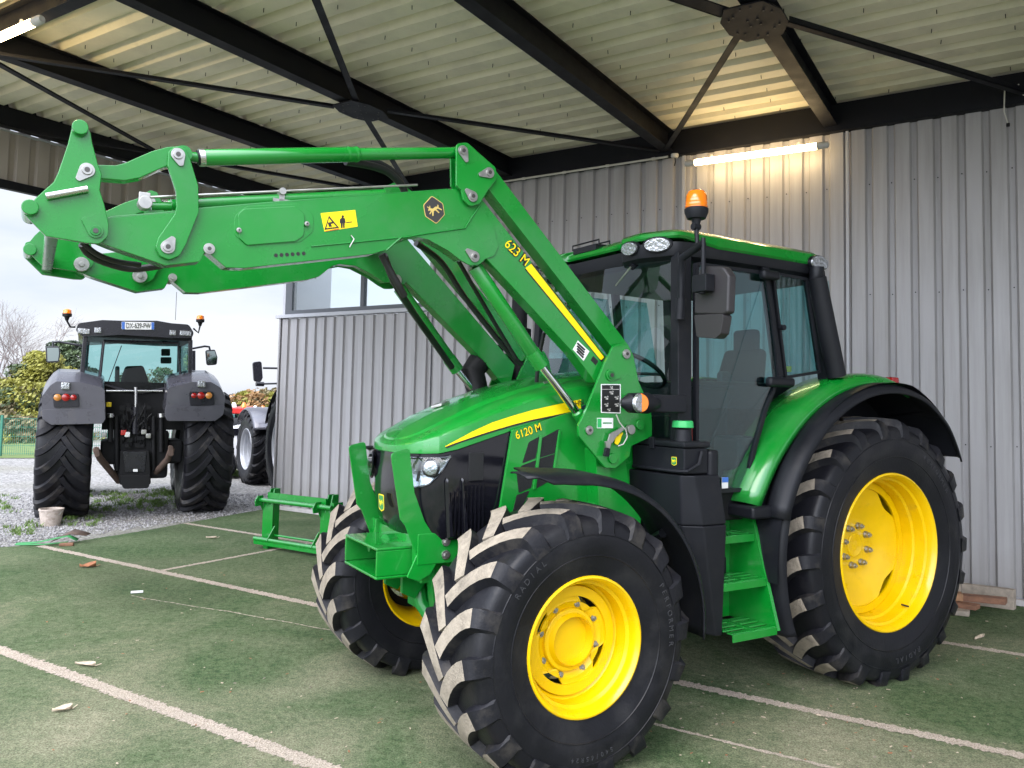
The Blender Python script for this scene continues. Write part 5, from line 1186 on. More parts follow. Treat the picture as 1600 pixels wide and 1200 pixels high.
wq([(534, 337, 1), (536, 336, 1), (538, 338, 1), (536.5, 340), (539, 341.5), (540, 348), (538.5, 348.5), (538.5, 356), (536.2, 356), (536, 349), (535.5, 349), (535.2, 356.3), (533, 356.5), (532.5, 349), (531, 348.5), (531, 342.5), (533.8, 340.5)]); wq([(541, 347), (550, 346), (550, 347.3), (541, 348.3)]); wq([(508.5, 361), (530, 357), (530, 358.2), (508.5, 361.8)], 'red')
c = T.ty(678, 328, YL); xdir = T.ty(690, 327, YL) - c
lg = shield(.112, .132, (c.x, YL + .001, c.z), xdir, (Vector((0, 1, 0)).cross(xdir) * 1), arm, 'arm_badge', 'badgegrey', 'decal_gold', .045, 'diamond')
ln = T.ty(548, 368, YL); MB().tube([(ln.x, YL + .004, ln.z), (ln.x - .01, YL + .02, ln.z - .02), (ln.x + .01, YL + .016, ln.z - .06)], .003, 6).build('grease_nipple', 'zinc', arm)
lp('serial_plate', [(903, 532, 0), (921, 549, 0), (912, 564, 0), (895, 546, 0)], YL + .0014, .0012, 'white', arm, 0, False)
for k in range(4): lp('print', [(902 + k * -.2 + 1, 535 + k * 4.2), (914 + 1 - k * .8, 546 + k * 4), (913 - k * .8, 548 + k * 4), (900 + k * -.2 + 1, 537 + k * 4.2)], YL + .0022, .0008, 'blackink', arm, 0, False)
lp('small_label', [(927, 556), (935, 564), (931, 571), (923, 563)], YL + .0014, .0012, 'blackink', arm, 0, False)
# stripe and number on the sloping arm
lp('arm_stripe', [(821, 419, 1), (830, 412, 1), (944, 558, 1), (939, 563, 2)], YL + .0016, .0014, 'decal_yellow', arm, 0, False)
lp('stripe_border', [(820, 421, 1), (831, 410, 1), (946, 558, 1), (940, 566, 1)], YL + .0008, .0006, 'blackink', arm, 0, False)  # printed black border around the arm stripe
a = T.ty(791, 379, YL); b = T.ty(824, 411, YL); d = (b - a); up = Vector((0, 1, 0)).cross(d.normalized()) * -1
if up.z < 0: up = -up
for s, m, off, bo in (('623 M', 'blackink', .0012, .006), ('623 M', 'decal_yellow', .0024, 0)):
    o = text(s, .075, arm, m, a + d * .5 + Vector((0, off, 0)), d, up, name='arm_lettering', bold=bo, extrude=.0004)
    dn = d.normalized(); c0 = a + d * .5; w0 = max(v.co.dot(dn) for v in o.data.vertices) - min(v.co.dot(dn) for v in o.data.vertices)
    for v in o.data.vertices: v.co += dn * ((v.co - c0).dot(dn) * (d.length / w0 - 1))
# mast
mast_poly = [(958, 541, 9), (970, 536, 5), (982, 539, 7), (990, 556), (998, 596), (1017, 638, 4), (1019, 660), (1019, 682, 5), (987, 697, 3), (984, 713, 3), (962, 732, 7), (946, 731, 7), (905, 682, 6), (904, 665, 6), (914, 645), (945, 568)]
ms = lp('mast', mast_poly, YL + .045, .020); lp('mast', mast_poly, YL - .105, .020, bevel=.002)
o = lp('mast_column', [(930, 700, 4), (975, 700, 4), (985, 770), (1002, 800), (1000, 850), (940, 850), (935, 780)], YL - .02, .16, 'green'); 
pB = T.ty(960, 740, .5); m = MB().box((pB.x - .18, .30, .93), (pB.x + .16, .52, 1.22)); o = m.build('mast_foot', 'green', tr, .01); LY.append(o)
pin(978, 553, 0, 0, YL + .047, tab=False, r=.024); pin(954, 586, 968, 588, YL + .047, m='green', r=.030); pin(920, 672, 0, 0, YL + .047, tab=False, r=.022)
c = T.ty(999, 664, YL + .047); MB().cyl(c, c + Vector((0, .014, 0)), .03, 20).build('boss', 'green', ms, .003); c = T.ty(957, 716, YL + .047); MB().cyl(c, c + Vector((0, .012, 0)), .03, 20).build('boss', 'green', ms, .003)
# labels on the mast
sl = lp('control_label', [(939, 600, 1), (970, 600, 1), (970, 646, 1), (939, 645, 1)], YL + .0468, .0012, 'white', ms, 0, False)
lp('label_face', [(940.5, 601.5), (968.5, 601.5), (968.5, 644.5), (940.5, 643.5)], YL + .0476, .0008, 'blackink', sl, 0, False)
mb = MB()
def glyph(px, py, r_=1.0):
    for (u, v, w_, h_) in ((-2.2, -1, 3, 1.2), (.5, .5, 2, 2.2), (-1, 1.6, 2.6, .8), (1.8, -2, 1, 1.8)):
        L_ = PX([(px + u * r_, py + v * r_), (px + (u + w_) * r_, py + v * r_), (px + (u + w_) * r_, py + (v + h_) * r_), (px + u * r_, py + (v + h_) * r_)], YL + .0482); mb.prism([(x, YL + .0482, z) for x, z in L_], [(x, YL + .0486, z) for x, z in L_])
for g_ in ((955, 613, 1.2), (947, 621, 1.2), (963, 621, 1.2), (947, 632, 1.2), (963, 632, 1.2), (951, 640, 1), (955, 605, .9)): glyph(*g_)
L_ = PX([(941, 608), (968, 608), (968, 608.7), (941, 608.7)], YL + .0482); mb.prism([(x, YL + .0482, z) for x, z in L_], [(x, YL + .0486, z) for x, z in L_]); mb.build('pictograms', 'lampcap', sl)
sl2 = lp('maker_label', [(933, 653, 0), (958, 653, 0), (958, 669, 0), (933, 669, 0)], YL + .0468, .0012, 'white', ms, 0, False); lp('label_corner', [(933.5, 654), (940, 654), (940, 668), (933.5, 668)], YL + .0476, .0008, 'greencap', sl2, 0, False); lp('label_lines', [(942, 660), (956, 660), (956, 662), (942, 662)], YL + .0476, .0008, 'strapgreen', sl2, 0, False)
# locking lever
lv = lp('locking_lever', [(976, 671, 3), (973, 667, 2), (953, 678, 3), (950, 690, 2), (957, 693, 2), (962, 684, 2)], YL + .075, .012, 'zinc', ms, .003, False)
lp('lever_plate', [(975, 674, 2), (962, 683, 2), (961, 693, 3), (965, 696, 3), (969, 690, 2), (971, 683, 2)], YL + .062, .008, 'decal_yellow', lv, .002, False)
lp('lever_grip', [(948, 699, 2), (954, 701, 2), (952, 714, 2), (945, 713, 2)], YL + .085, .02, 'blk', lv, .004, False); lp('lever_link', [(946, 689, 2), (956, 690, 2), (953, 702, 2), (948, 700, 2)], YL + .080, .014, 'zinc', lv, .003, False)
c = T.ty(982, 671, YL + .05); MB().cyl(c, c + Vector((0, .03, 0)), .028, 20).build('lever_pivot', 'zinc', lv, .003)
rg = [T.ty(a_, b_, YL + .075) for a_, b_ in ((963, 648), (968, 660), (978, 672), (980, 683), (974, 694), (966, 697))]; MB().tube(rg, .0035, 6).build('tether', 'lampcap', lv)
# cylinders
def cyl_px(name, p1a, p1b, p2a, p2b, y, m, parent=tr, n=24, ends=True, mirror_=True, rs=None):
    a, b = T.ty(*p1a, y), T.ty(*p1b, y); c, d = T.ty(*p2a, y), T.ty(*p2b, y); A, B = (a + b) / 2, (c + d) / 2; ra, rb = (a - b).length / 2 * .96, (c - d).length / 2 * .96; r_ = rs or (ra + rb) / 2
    D = (B - A).normalized(); path = [A, A + D * .004, B - D * .004, B]; o = MB().tube(path, [r_ * .94, r_, r_, r_ * .94], n).build(name, m, parent, smooth=40)
    if mirror_ and parent is tr: LY.append(o)
    return o, A, B, r_
YCY = YL - .03
o, A, B, r_ = cyl_px('tilt_cylinder', (312, 232), (312, 261), (560, 230), (560, 252), YCY, 'green')
D = (B - A).normalized()
MB().tube([A - D * .003, A + D * .02], r_ * 1.05, 24).build('gland', 'steel', o); MB().tube([A - D * .01, A - D * .0], r_ * .9, 24).build('wiper_ring', 'blk', o)
MB().tube([B - D * .06, B - D * .05], r_ * 1.04, 24).tube([B - D * .02, B - D * .008], r_ * 1.04, 24).build('collar', 'green', o)
E_ = T.ty(705, 239, YCY); MB().tube([B, E_], .030, 20).build('rod_tube', 'green', o)
e = T.ty(285, 243, YCY); MB().tube([e, A], .022, 14).build('rod', 'green', o); MB().cyl((e.x, YCY - .04, e.z), (e.x, YCY + .04, e.z), .035, 18).build('rod_eye', 'green', o)
e2 = T.ty(721, 238, YCY); MB().cyl((e2.x, YCY - .03, e2.z), (e2.x, YCY + .03, e2.z), .035, 18).tube([E_, e2], .03, 12).build('cylinder_eye', 'green', o)
o, A, B, r_ = cyl_px('lift_cylinder', (732, 422), (752, 412), (837, 577), (855, 568), YL - .065, 'green')
D = (B - A).normalized(); e = T.ty(741, 401, YL - .065); MB().tube([e, A], r_ * .7, 14).cyl((e.x, YL - .10, e.z), (e.x, YL - .01, e.z), .04, 20).build('cylinder_eye', 'green', o)
MB().tube([B - D * .10, B], r_ * 1.08, 24).build('gland', 'green', o)
e = T.ty(920, 672, YL - .065); MB().tube([B, e - D * .12], .0235, 20).build('rod', 'chrome', o); MB().tube([e - D * .14, e - D * .13, e], [.026, .034, .034], 16).cyl((e.x, YL - .10, e.z), (e.x, YL - .02, e.z), .04, 20).build('rod_eye', 'green', o)
for o in LY: mirror(o, tr, -.005)
# torsion tube between the arms, hoses, level indicator
c = T.ty(640, 395, YL); 
MB().tube([(T.ty(690, 330, YL).x, -.50, T.ty(690, 330, YL).z), (T.ty(690, 330, YL).x, .48, T.ty(690, 330, YL).z)], .07, 20).build('torsion_tube', 'green', tr)
def hose(pts_, r_, name='hose', m='hose'):
    P = [Vector(p) for p in pts_]; out = []
    for i in range(len(P) - 1):
        p0, p1, p2, p3 = P[max(i - 1, 0)], P[i], P[i + 1], P[min(i + 2, len(P) - 1)]
        for j in range(6):
            t = j / 6; out.append(.5 * ((2 * p1) + (-p0 + p2) * t + (2 * p0 - 5 * p1 + 4 * p2 - p3) * t * t + (-p0 + 3 * p1 - 3 * p2 + p3) * t ** 3))
    return MB().tube(out + [P[-1]], r_, 10).build(name, m, tr)
H = lambda px, py, y: T.ty(px, py, y)
hose([H(128, 382, .40), H(140, 398, .36), H(170, 412, .30), H(210, 420, .28), H(262, 412, .32), H(285, 400, .36)], .016)
hose([H(128, 378, .42), H(150, 396, .40), H(180, 408, .36), H(220, 414, .34)], .012)
hose([H(540, 252, .50), H(575, 258, .46), (H(605, 268, .42)), H(628, 290, .38), H(634, 310, .36)], .020); hose([H(555, 250, .44), H(590, 254, .40), H(618, 272, .36), H(632, 296, .34)], .016)
hose([H(596, 398, .46), H(608, 420, .45), H(622, 445, .44), H(632, 462, .42)], .018)
fy = -.51
hose([H(600, 400, .40), H(616, 440, .2), H(640, 480, .0), H(668, 520, -.3), H(706, 574, -.46)], .020)
hose([H(650, 380, .40), H(690, 410, .3), H(730, 470, .2), H(790, 545, .12), H(815, 570, .1)], .016)
hose([H(712, 400, .38), H(735, 440, .3), H(770, 500, .2), H(806, 560, .15)], .012)
hose([H(850, 520, .3), H(842, 560, .25), H(838, 600, .2)], .012)
a, b = H(218, 309, YL - .04), H(652, 289, YL - .04); rd = MB().tube([a, b], .006, 8); rd.tube([a, H(219, 322, YL - .04)], .006, 8); o = rd.build('level_indicator', 'zinc', tr)
c = H(440, 300, YL - .04); m = MB().cyl((c.x, c.y - .02, c.z), (c.x, c.y + .025, c.z), .016, 12); m.box((c.x - .012, c.y - .01, c.z - .07), (c.x + .012, c.y + .01, c.z)); m.box((c.x - .05, c.y - .01, c.z - .05), (c.x + .04, c.y + .01, c.z - .035)); m.build('indicator_bracket', 'zinc', o)
c = H(226, 318, YL - .04); m = MB().cyl((c.x, c.y - .03, c.z), (c.x, c.y + .03, c.z), .028, 18); m.box((c.x - .02, c.y + .012, c.z), (c.x + .026, c.y + .018, c.z + .045)); m.build('indicator_pivot', 'zinc', o, .003)
MB().tube([H(236, 322, YL - .06), H(268, 322, YL - .06)], .018, 12).tube([H(268, 320, YL - .06), H(600, 303, YL - .06)], .026, 14).build('pressure_line', 'green', tr)
for i, (x, y) in enumerate(((1.2, 0),)):
    pass
m = MB().box((H(980, 490, .3).x, .25, 1.9), (H(980, 490, .3).x + .1, .4, 2.1)) if False else None
for px, py in ((848, 432), (862, 452), (880, 480)):       # hydraulic couplings glimpsed between the arms
    c = H(px, py, .38); MB().cyl((c.x, .36, c.z), (c.x, .44, c.z), .022, 10).box((c.x - .03, .33, c.z - .05), (c.x + .02, .38, c.z + .03)).build('coupling', 'zinc', tr, .004)

# ================================================================ GREEN ATTACHMENT FRAME standing on the turf
fx = Frame(-2.50, 9.52, math.atan2(9.292 - 9.75, .9)); 
cA, cB = G(420, 858), G(505, 872)
d_ = (cB - cA); ang = math.atan2(d_.y, d_.x); cen = (cA + cB) / 2
fr = empty('attachment_frame', cen, ang, label='empty green steel attachment frame standing on the turf by the grey wall', category='implement')
w2 = d_.length / 2 + .03
for s in (-1, 1):
    m = MB().box((s * w2 - .085, -.012, .05), (s * w2 + .085, .0, .58)).box((s * w2 + .06, .0, .05), (s * w2 + .075, .10, .62)).box((s * w2 - .02, .0, .05), (s * w2 - .005, .08, .60)); m.build('upright', 'green', fr, .003)
    m = MB().prism([(s * w2 - .02, -.05, .0), (s * w2 + .06, -.05, .0), (s * w2 + .06, -.05, .08), (s * w2 - .02, -.05, .08)], [(s * w2 - .02, .12, .0), (s * w2 + .06, .12, .0), (s * w2 + .06, .10, .08), (s * w2 - .02, .10, .08)]); m.build('foot', 'green', fr, .006)
    for y0 in (.03,):
        P_ = [(-.02, .50), (.03, .70), (.12, .70), (.12, .50)]; m = MB().prism([(s * w2 - .02, y + .0, z) for y, z in P_], [(s * w2 - .005, y, z) for y, z in P_]).prism([(s * w2 + .045, y, z) for y, z in P_], [(s * w2 + .06, y, z) for y, z in P_]); m.box((s * w2 - .02, .10, .50), (s * w2 + .06, .115, .70)); m.build('lug', 'green', fr, .003)
    P_ = [(-.14, .56), (-.10, .62), (-.02, .62), (-.02, .44), (-.05, .50), (-.13, .50)]; MB().prism([(s * w2 - .085, y, z) for y, z in P_], [(s * w2 - .07, y, z) for y, z in P_]).build('hook', 'green', fr, .003)
    P_ = [(-.12, .12), (-.0, .12), (-.0, .28)]; MB().prism([(s * w2 - s * .12, y, z) for y, z in P_], [(s * w2 - s * .105, y, z) for y, z in P_]).build('gusset', 'green', fr, .003)
MB().tube([(-w2 - .13, -.06, .57), (w2 + .13, -.06, .57)], .026, 14).box((-w2, -.02, .59), (w2, .0, .66)).build('top_bar', 'green', fr)
MB().tube([(-w2 - .13, -.08, .12), (w2 + .10, -.08, .12)], .026, 14).box((-w2 - .12, -.10, .06), (w2 + .1, -.0, .10)).tube([(-w2, -.0, .17), (w2, .0, .17)], .014, 10).build('bottom_bar', 'green', fr)
MB().box((w2 + .09, -.03, .50), (w2 + .13, .12, .62)).build('end_lug', 'green', fr, .004)
# ================================================================ OTHER MACHINES IN THE YARD
V = Frame(-5.55, 12.15, 0); V.a = R(90 + 27.5)
V.X = Vector((math.cos(V.a), math.sin(V.a), 0)); V.Y = Vector((-math.sin(V.a), math.cos(V.a), 0))
vt = empty('dark_tractor', V.o, V.a, label='dark grey tractor seen from behind on the gravel yard, with tinted rear window', category='tractor', group='other tractors in the yard')
vd = (1, .02, .10, .02, 8, .15, False)
for s in (1, -1):
    wheel(vt, (0, 1.0 if s > 0 else -.87, .91), .935, .68, .52, .60, 21, 0, .062, .36, vd, side=s, paint='greyrim', dust=False, parts=False, lm='rubber')
    wheel(vt, (2.75, s * .95, .70), .72, .54, .38, .46, 19, 0, .05, .24, vd, side=s, paint='greyrim', dust=False, parts=False, lm='rubber')
XR = -.86
def vtr(name, poly, x, th, m, parent=vt, bevel=.01, r=0, seg=2, side=-1):      # traced in the rear plane x, thickness forwards
    L_ = [(p.y, p.z) for p in (V.tx(a, b, x) for a, b in fillet(poly, r))]; return MB().prism([(x, y, z) for y, z in L_], [(x + th, y, z) for y, z in L_]).build(name, m, parent, bevel, seg)
# fenders: rear face plus arch over the wheel
def vfender(outer_px, s):
    L_ = [(p.y, p.z) for p in (V.tx(a, b, XR) for a, b in fillet(outer_px, 0))]
    rows = []
    for x, dz in ((XR, 0), (XR + .03, .015), (XR + .35, .12), (XR + .75, .19), (XR + 1.15, .10), (XR + 1.3, -.25)):
        rows.append([(x, y, z + dz * min(1, max(0, (z - 1.25) / .3))) for y, z in L_ + [L_[0]]])
    mb = MB().grid(rows[:5]); mb.add([(XR, y, z) for y, z in L_], [tuple(range(len(L_)))]); return mb.build('fender', 'vgrey', vt, smooth=35)
lf = vfender([(78, 603, 6), (88, 596, 6), (125, 597, 6), (163, 606, 8), (165, 655, 5), (160, 661, 4), (80, 663, 4), (66, 655, 5), (65, 620, 8)], 1)
rf_ = vfender([(345, 606, 6), (330, 597, 6), (300, 597, 6), (262, 606, 8), (258, 650, 5), (262, 657, 4), (335, 657, 4), (349, 648, 5), (352, 620, 8)], -1)
vtr('lower_fender', [(67, 640), (164, 638), (165, 655, 5), (160, 662, 4), (80, 664, 4), (66, 655, 5)], XR - .02, .03, 'vgrey', lf, .006); vtr('lower_fender', [(259, 634), (351, 634), (349, 648, 5), (336, 658, 4), (262, 658, 4), (257, 650, 5)], XR - .02, .03, 'vgrey', rf_, .006)
for fo, pts3 in ((lf, ((90, 621, 5.5, 'amber'), (103, 621, 6, 'redlens'), (115, 621, 4.5, 'redlens'))), (rf_, ((303, 618, 4.5, 'redlens'), (314, 618, 6, 'redlens'), (326, 618, 5.5, 'amber')))):
    x0 = min(p[0] for p in pts3) - 8; x1 = max(p[0] for p in pts3) + 8; y0 = pts3[0][1]
    tl = vtr('tail_lamp_housing', [(x0, y0 - 6, 3), (x1, y0 - 6, 3), (x1 + 1, y0 + 15, 3), (x0 + 2, y0 + 16, 3)], XR - .03, .04, 'vdark', fo, .006)
    for px, py, r_, m in pts3:
        c = V.tx(px, py, XR - .04); rr = r_ / FPX * 10.6; MB().tube([(c.x, c.y, c.z), (c.x - .025, c.y, c.z), (c.x - .035, c.y, c.z)], [rr, rr, rr * .6], 18).build('tail_lamp', m, tl)
    c = V.tx((x0 + x1) / 2, y0 - 18, XR - .02); MB().box((c.x - .05, c.y - .055, c.z - .05), (c.x + .02, c.y + .055, c.z + .05)).build('work_lamp', 'lens', fo, .015)
# body
MB().box((-.50, -.34, .55), (2.6, .34, 1.25)).box((-.35, -.55, .75), (.3, .55, 1.1)).build('transmission', 'dark', vt, .05)
MB().box((1.4, -.42, 1.2), (3.5, .42, 1.95)).build('bonnet', 'vdark', vt, .10, 3)
# cab: frame, glass
cabp = [(133, 527), (293, 533), (297, 606, 4), (268, 607), (248, 612, 4), (222, 616, 6), (196, 612, 6), (160, 603, 6), (126, 597, 4)]
XC = -.30
L_ = [(p.y, p.z) for p in (V.tx(a, b, XC) for a, b in fillet(cabp))]
cb_ = [(XC, y, z) for y, z in L_]
gl = MB().add(cb_, [tuple(range(len(cb_)))]).build('rear_window', 'cabglass', vt)
yl = [p[0] for p in L_]; ymx, ymn = max(yl), min(yl)
zt = max(p[1] for p in L_); zb = 1.95
for nm, x, y in (('corner_pillar', XC, ymx), ('corner_pillar', XC, ymn), ('front_pillar', 1.25, ymx - .02), ('front_pillar', 1.25, ymn + .02)):
    bar(nm, (x, y * .965, zt + .02), (x, y, 1.55), .07, .06, 'vdark', vt, .012)
for s, y in ((1, ymx), (-1, ymn)): MB().add([(XC + .04, y, 1.7), (1.2, y - .02 * s, 1.45), (1.2, y * .965, zt), (XC + .04, y * .965, zt)], [(0, 1, 2, 3)]).build('side_window', 'cabglass', vt)
MB().add([(1.27, ymx, 1.6), (1.27, ymn, 1.6), (1.27, ymn * .96, zt), (1.27, ymx * .96, zt)], [(0, 1, 2, 3)]).build('windscreen', 'windscreen', vt)
# frame line of the rear window opening
wi = fillet([(162, 533), (278, 536), (283, 603, 5), (262, 606), (240, 611, 5), (222, 614, 5), (198, 611, 5), (155, 599, 5)])
P_ = [V.tx(a, b, XC - .01) for a, b in wi]; MB().tube(P_ + [P_[0]], .022, 8).build('window_frame', 'vdark', gl)
P_ = [V.tx(a, b, XC - .01) for a, b in ((190, 540), (168, 600))]; MB().tube(P_, .006, 6).build('gas_strut', 'vdark', gl)
MB().box((.0, -.50, 1.45), (1.2, .50, 1.72)).build('cab_floor', 'dark', vt, .02)
vtr('seat', [(188, 602), (190, 590, 5), (196, 572, 6), (224, 571, 6), (231, 590, 6), (234, 604)], .45, .16, 'seat', vt, .04, seg=3); vtr('armrest_post', [(180, 572, 3), (187, 572, 3), (187, 602), (179, 602)], .6, .10, 'cabgrey', vt, .02)
vtr('monitor', [(252, 545, 2), (266, 545, 2), (266, 556, 2), (252, 556, 2)], .9, .05, 'blk', vt, .01); vtr('monitor', [(251, 558, 2), (268, 558, 2), (268, 568, 2), (251, 568, 2)], .9, .05, 'blk', vt, .01)
# roof
rp_ = [(122, 505, 8), (160, 500, 6), (190, 501), (245, 501), (268, 505, 6), (295, 507, 8), (303, 520, 6), (300, 528, 5), (268, 528), (190, 523), (130, 526, 6), (118, 517, 6)]
L_ = [(p.y, p.z) for p in (V.tx(a, b, -.45) for a, b in fillet(rp_))]
MB().grid([[(x, y, z + dz) for y, z in L_ + [L_[0]]] for x, dz in ((-.45, 0), (-.42, .0), (.2, .03), (1.2, .02), (1.45, -.03))]).add([(-.45, y, z) for y, z in L_], [tuple(range(len(L_)))]).build('roof', 'vdark', vt, smooth=40)
MB().box((-.30, ymn, zt + .0), (1.3, ymx, zt + .10)).build('headliner', 'cabgrey', vt)
pl_ = vtr('number_plate', [(190, 502.5, 1), (241, 503.5, 1), (241, 515, 1), (190, 514.5, 1)], -.475, .012, 'white', vt, 0)
vtr('plate_band', [(190.3, 502.8), (195, 503), (195, 514.3), (190.3, 514.2)], -.478, .003, 'blue', pl_, 0); vtr('plate_band', [(236.5, 503.6), (240.8, 503.8), (240.8, 514.8), (236.5, 514.6)], -.478, .003, 'blue', pl_, 0)
a, b = V.tx(197, 509, -.479), V.tx(235, 509.5, -.479); d = b - a
o = text('DX-639-PW', .11, pl_, 'blackink', a + d * .5, d, (0, 0, 1), name='plate_lettering', extrude=.001)
dn = d.normalized(); c0 = a + d * .5; w0 = max(v.co.dot(dn) for v in o.data.vertices) - min(v.co.dot(dn) for v in o.data.vertices)
for v in o.data.vertices: v.co += dn * ((v.co - c0).dot(dn) * (d.length / w0 - 1))
for px, py in ((127, 517), (135, 518), (153, 516), (270, 520), (286, 520.5), (294, 521)):
    c = V.tx(px, py, -.47); MB().box((c.x - .02, c.y - .045, c.z - .04), (c.x + .02, c.y + .045, c.z + .04)).build('roof_lamp', 'lens', vt, .01)
for sx, (bx, by, rx_, ry_) in (((0), (105, 490, 118, 511)), ((1), (313, 499, 302, 513))):
    c = V.tx(bx, by, -.3); e = V.tx(rx_, ry_, -.3); k = V.tx(bx + (5 if sx == 0 else -3), by + 21, -.3)
    o = MB().lathe([(-.10, .02), (-.05, .035), (-.04, .06), (0, .062)], tuple(c), 'Z', 16).tube([e, k, c - Vector((0, 0, .10))], .014, 8).build('beacon', 'dark', vt); MB().lathe([(0, .058), (.05, .052), (.065, .03), (.07, .001)], tuple(c), 'Z', 16).build('beacon_dome', 'orange', o)
c = V.tx(274, 500, .4); MB().tube([(c.x, c.y, c.z), (c.x, c.y, c.z + .45)], .004, 5).build('aerial', 'dark', vt)
for q, arm_ in (([(71, 541, 3), (93, 541, 3), (94, 552), (92, 566, 4), (72, 567, 4)], [(83, 541), (83, 535), (92, 534), (132, 541)]), ([(321, 547, 3), (336, 546, 3), (340, 558), (339, 570, 4), (323, 571, 4)], [(328, 547), (327, 542), (320, 541), (293, 546)])):
    o = vtr('mirror', q, .95, .06, 'vdark', vt, .02, seg=3)
    cx_ = sum(p[0] for p in q) / len(q); cy_ = sum(p[1] for p in q) / len(q); vtr('mirror_glass', [(cx_ + (p[0] - cx_) * .82, cy_ + (p[1] - cy_) * .82) for p in q], .945, .006, 'mirrorglass', o, 0)
    MB().tube([V.tx(a, b, .97) for a, b in arm_], .018, 8).build('mirror_arm', 'vdark', o)
a, b = V.tx(299, 548, 1.6), V.tx(300, 597, 1.6); MB().tube([(a.x, a.y, a.z), (b.x, b.y, b.z - .3)], .07, 14).build('exhaust', 'vdark', vt)
# rear linkage
def vt_tube(name, pts_, x, r_, m, parent=vt): return MB().tube([V.tx(a, b, xx) for (a, b), xx in zip(pts_, x if isinstance(x, list) else [x] * len(pts_))], r_, 12).build(name, m, parent)
vt_tube('top_link', [(212, 605), (212, 636)], -.50, .022, 'steel'); vt_tube('top_link_body', [(212, 636), (211, 678)], -.52, .055, 'vdark'); vt_tube('window_bar', [(166, 611), (254, 611)], -.36, .016, 'steel')
for q in ([(173, 652), (172, 690)], [(252, 652), (252, 706)]): o = vt_tube('lift_rod', q, -.55, .036, 'dark'); vt_tube('rod_end', [q[0], (q[0][0], q[0][1] - 6)], -.55, .05, 'steel', o)
for q in ([(182, 650), (183, 735)], [(240, 650), (240, 735)]): vt_tube('stabiliser', q, -.52, .035, 'dark')
for q in ([(150, 702), (156, 716), (186, 752)], [(268, 702), (262, 718), (240, 742)]): o = vt_tube('lower_link', q, [-.95, -.8, -.40], .045, 'rust')
for q in ([(147, 698, 3), (154, 700, 3), (156, 712, 3), (148, 716, 3)], [(263, 696, 3), (271, 697, 3), (272, 712, 3), (264, 714, 3)]): vtr('link_hook', q, -1.0, .09, 'rust', vt, .01)
vtr('hitch_block', [(188, 704, 3), (233, 704, 3), (236, 758, 5), (186, 758, 5)], -.62, .30, 'dark', vt, .015); vtr('hitch_plate', [(192, 706, 2), (229, 706, 2), (226, 738, 2), (196, 738, 2)], -.63, .02, 'vdark', vt, .006)
vtr('drawbar', [(187, 742, 4), (235, 742, 4), (233, 763, 6), (192, 764, 6)], -.70, .40, 'dark', vt, .02); vtr('label', [(208, 733), (215, 733), (215, 737), (208, 737)], -.66, .012, 'white', vt, 0)
random.seed(9); m = MB()
for i in range(46):
    px, py = random.uniform(190, 236), random.uniform(632, 700); c = V.tx(px, py, -.50 - random.uniform(0, .06)); s = random.uniform(.014, .034)
    m.box((c.x - s, c.y - s, c.z - s), (c.x + s, c.y + s, c.z + s))
for i in range(14):
    a = V.tx(random.uniform(188, 238), random.uniform(630, 650), -.55); b = V.tx(random.uniform(190, 236), random.uniform(670, 700), -.5); m.tube([a, (a + b) / 2 + Vector((-.05, random.uniform(-.04, .04), 0)), b], .012, 6)
m.build('valve_block', 'dark', vt)
for px, py, mm in ((193, 676, 'red'), (199, 679, 'white'), (225, 675, 'zinc'), (232, 681, 'zinc'), (170, 632, 'decal_yellow'), (163, 680, 'zinc')):
    c = V.tx(px, py, -.60); MB().box((c.x, c.y - .035, c.z - .035), (c.x + .03, c.y + .035, c.z + .035)).build('coupling_cap', mm, vt, .01)
MB().box((-.30, -.55, 1.25), (-.1, .55, 1.95)).build('rear_bulkhead', 'dark', vt)

# ---- second grey tractor, partly behind the building corner
gB = G(464, 779); fa = R(90 + 33); gA = gB + Vector((math.cos(fa), math.sin(fa), 0)) * 2.7
g2 = empty('grey_tractor', gB, fa, label='grey tractor half hidden behind the corrugated building corner, its front wheel showing', category='tractor', group='other tractors in the yard')
K = Frame(gB.x, gB.y, fa); wb = 2.7
kf = (K.loc(gA)); 
wheel(g2, (kf.x, -.02, .70), .72, .50, .42, .44, 19, 0, .05, .24, vd, side=1, paint='greyrim', dust=False, parts=False, lm='rubber')
wheel(g2, (kf.x, -2.2, .70), .72, .50, .42, .44, 19, 0, .05, .24, vd, side=-1, paint='greyrim', dust=False, parts=False, lm='rubber')
wheel(g2, (kf.x - 2.6, .02, .92), .95, .60, .56, .52, 21, 0, .05, .3, vd, side=1, paint='greyrim', dust=False, parts=False, lm='rubber')
wheel(g2, (kf.x - 2.6, -2.25, .92), .95, .60, .56, .52, 21, 0, .05, .3, vd, side=-1, paint='greyrim', dust=False, parts=False, lm='rubber')
MB().box((kf.x - 2.9, -1.6, .6), (kf.x + .7, -.9, 1.3)).box((kf.x - 1.2, -1.6, 1.2), (kf.x + .8, -.9, 1.75)).build('bonnet', 'vgrey', g2, .08)
MB().box((kf.x - 2.9, -2.0, 1.3), (kf.x - 1.2, -.5, 2.8)).build('cab', 'cabgrey', g2, .1)
MB().box((kf.x - 3.1, -2.1, 2.8), (kf.x - 1.0, -.4, 2.98)).build('roof', 'vdark', g2, .06)
r2 = lambda th: .84
arcshell('front_fender', 40, 150, lambda th: [(-.34, 0), (-.1, .01), (.20, 0), (.25, -.04)], 'vgrey', r2, c=(kf.x, .70), parent=g2)
arcshell('rear_fender', 20, 150, lambda th: [(-.36, 0), (-.1, .01), (.24, 0), (.30, -.05)], 'vdark', lambda th: 1.08, c=(kf.x - 2.6, .92), parent=g2)
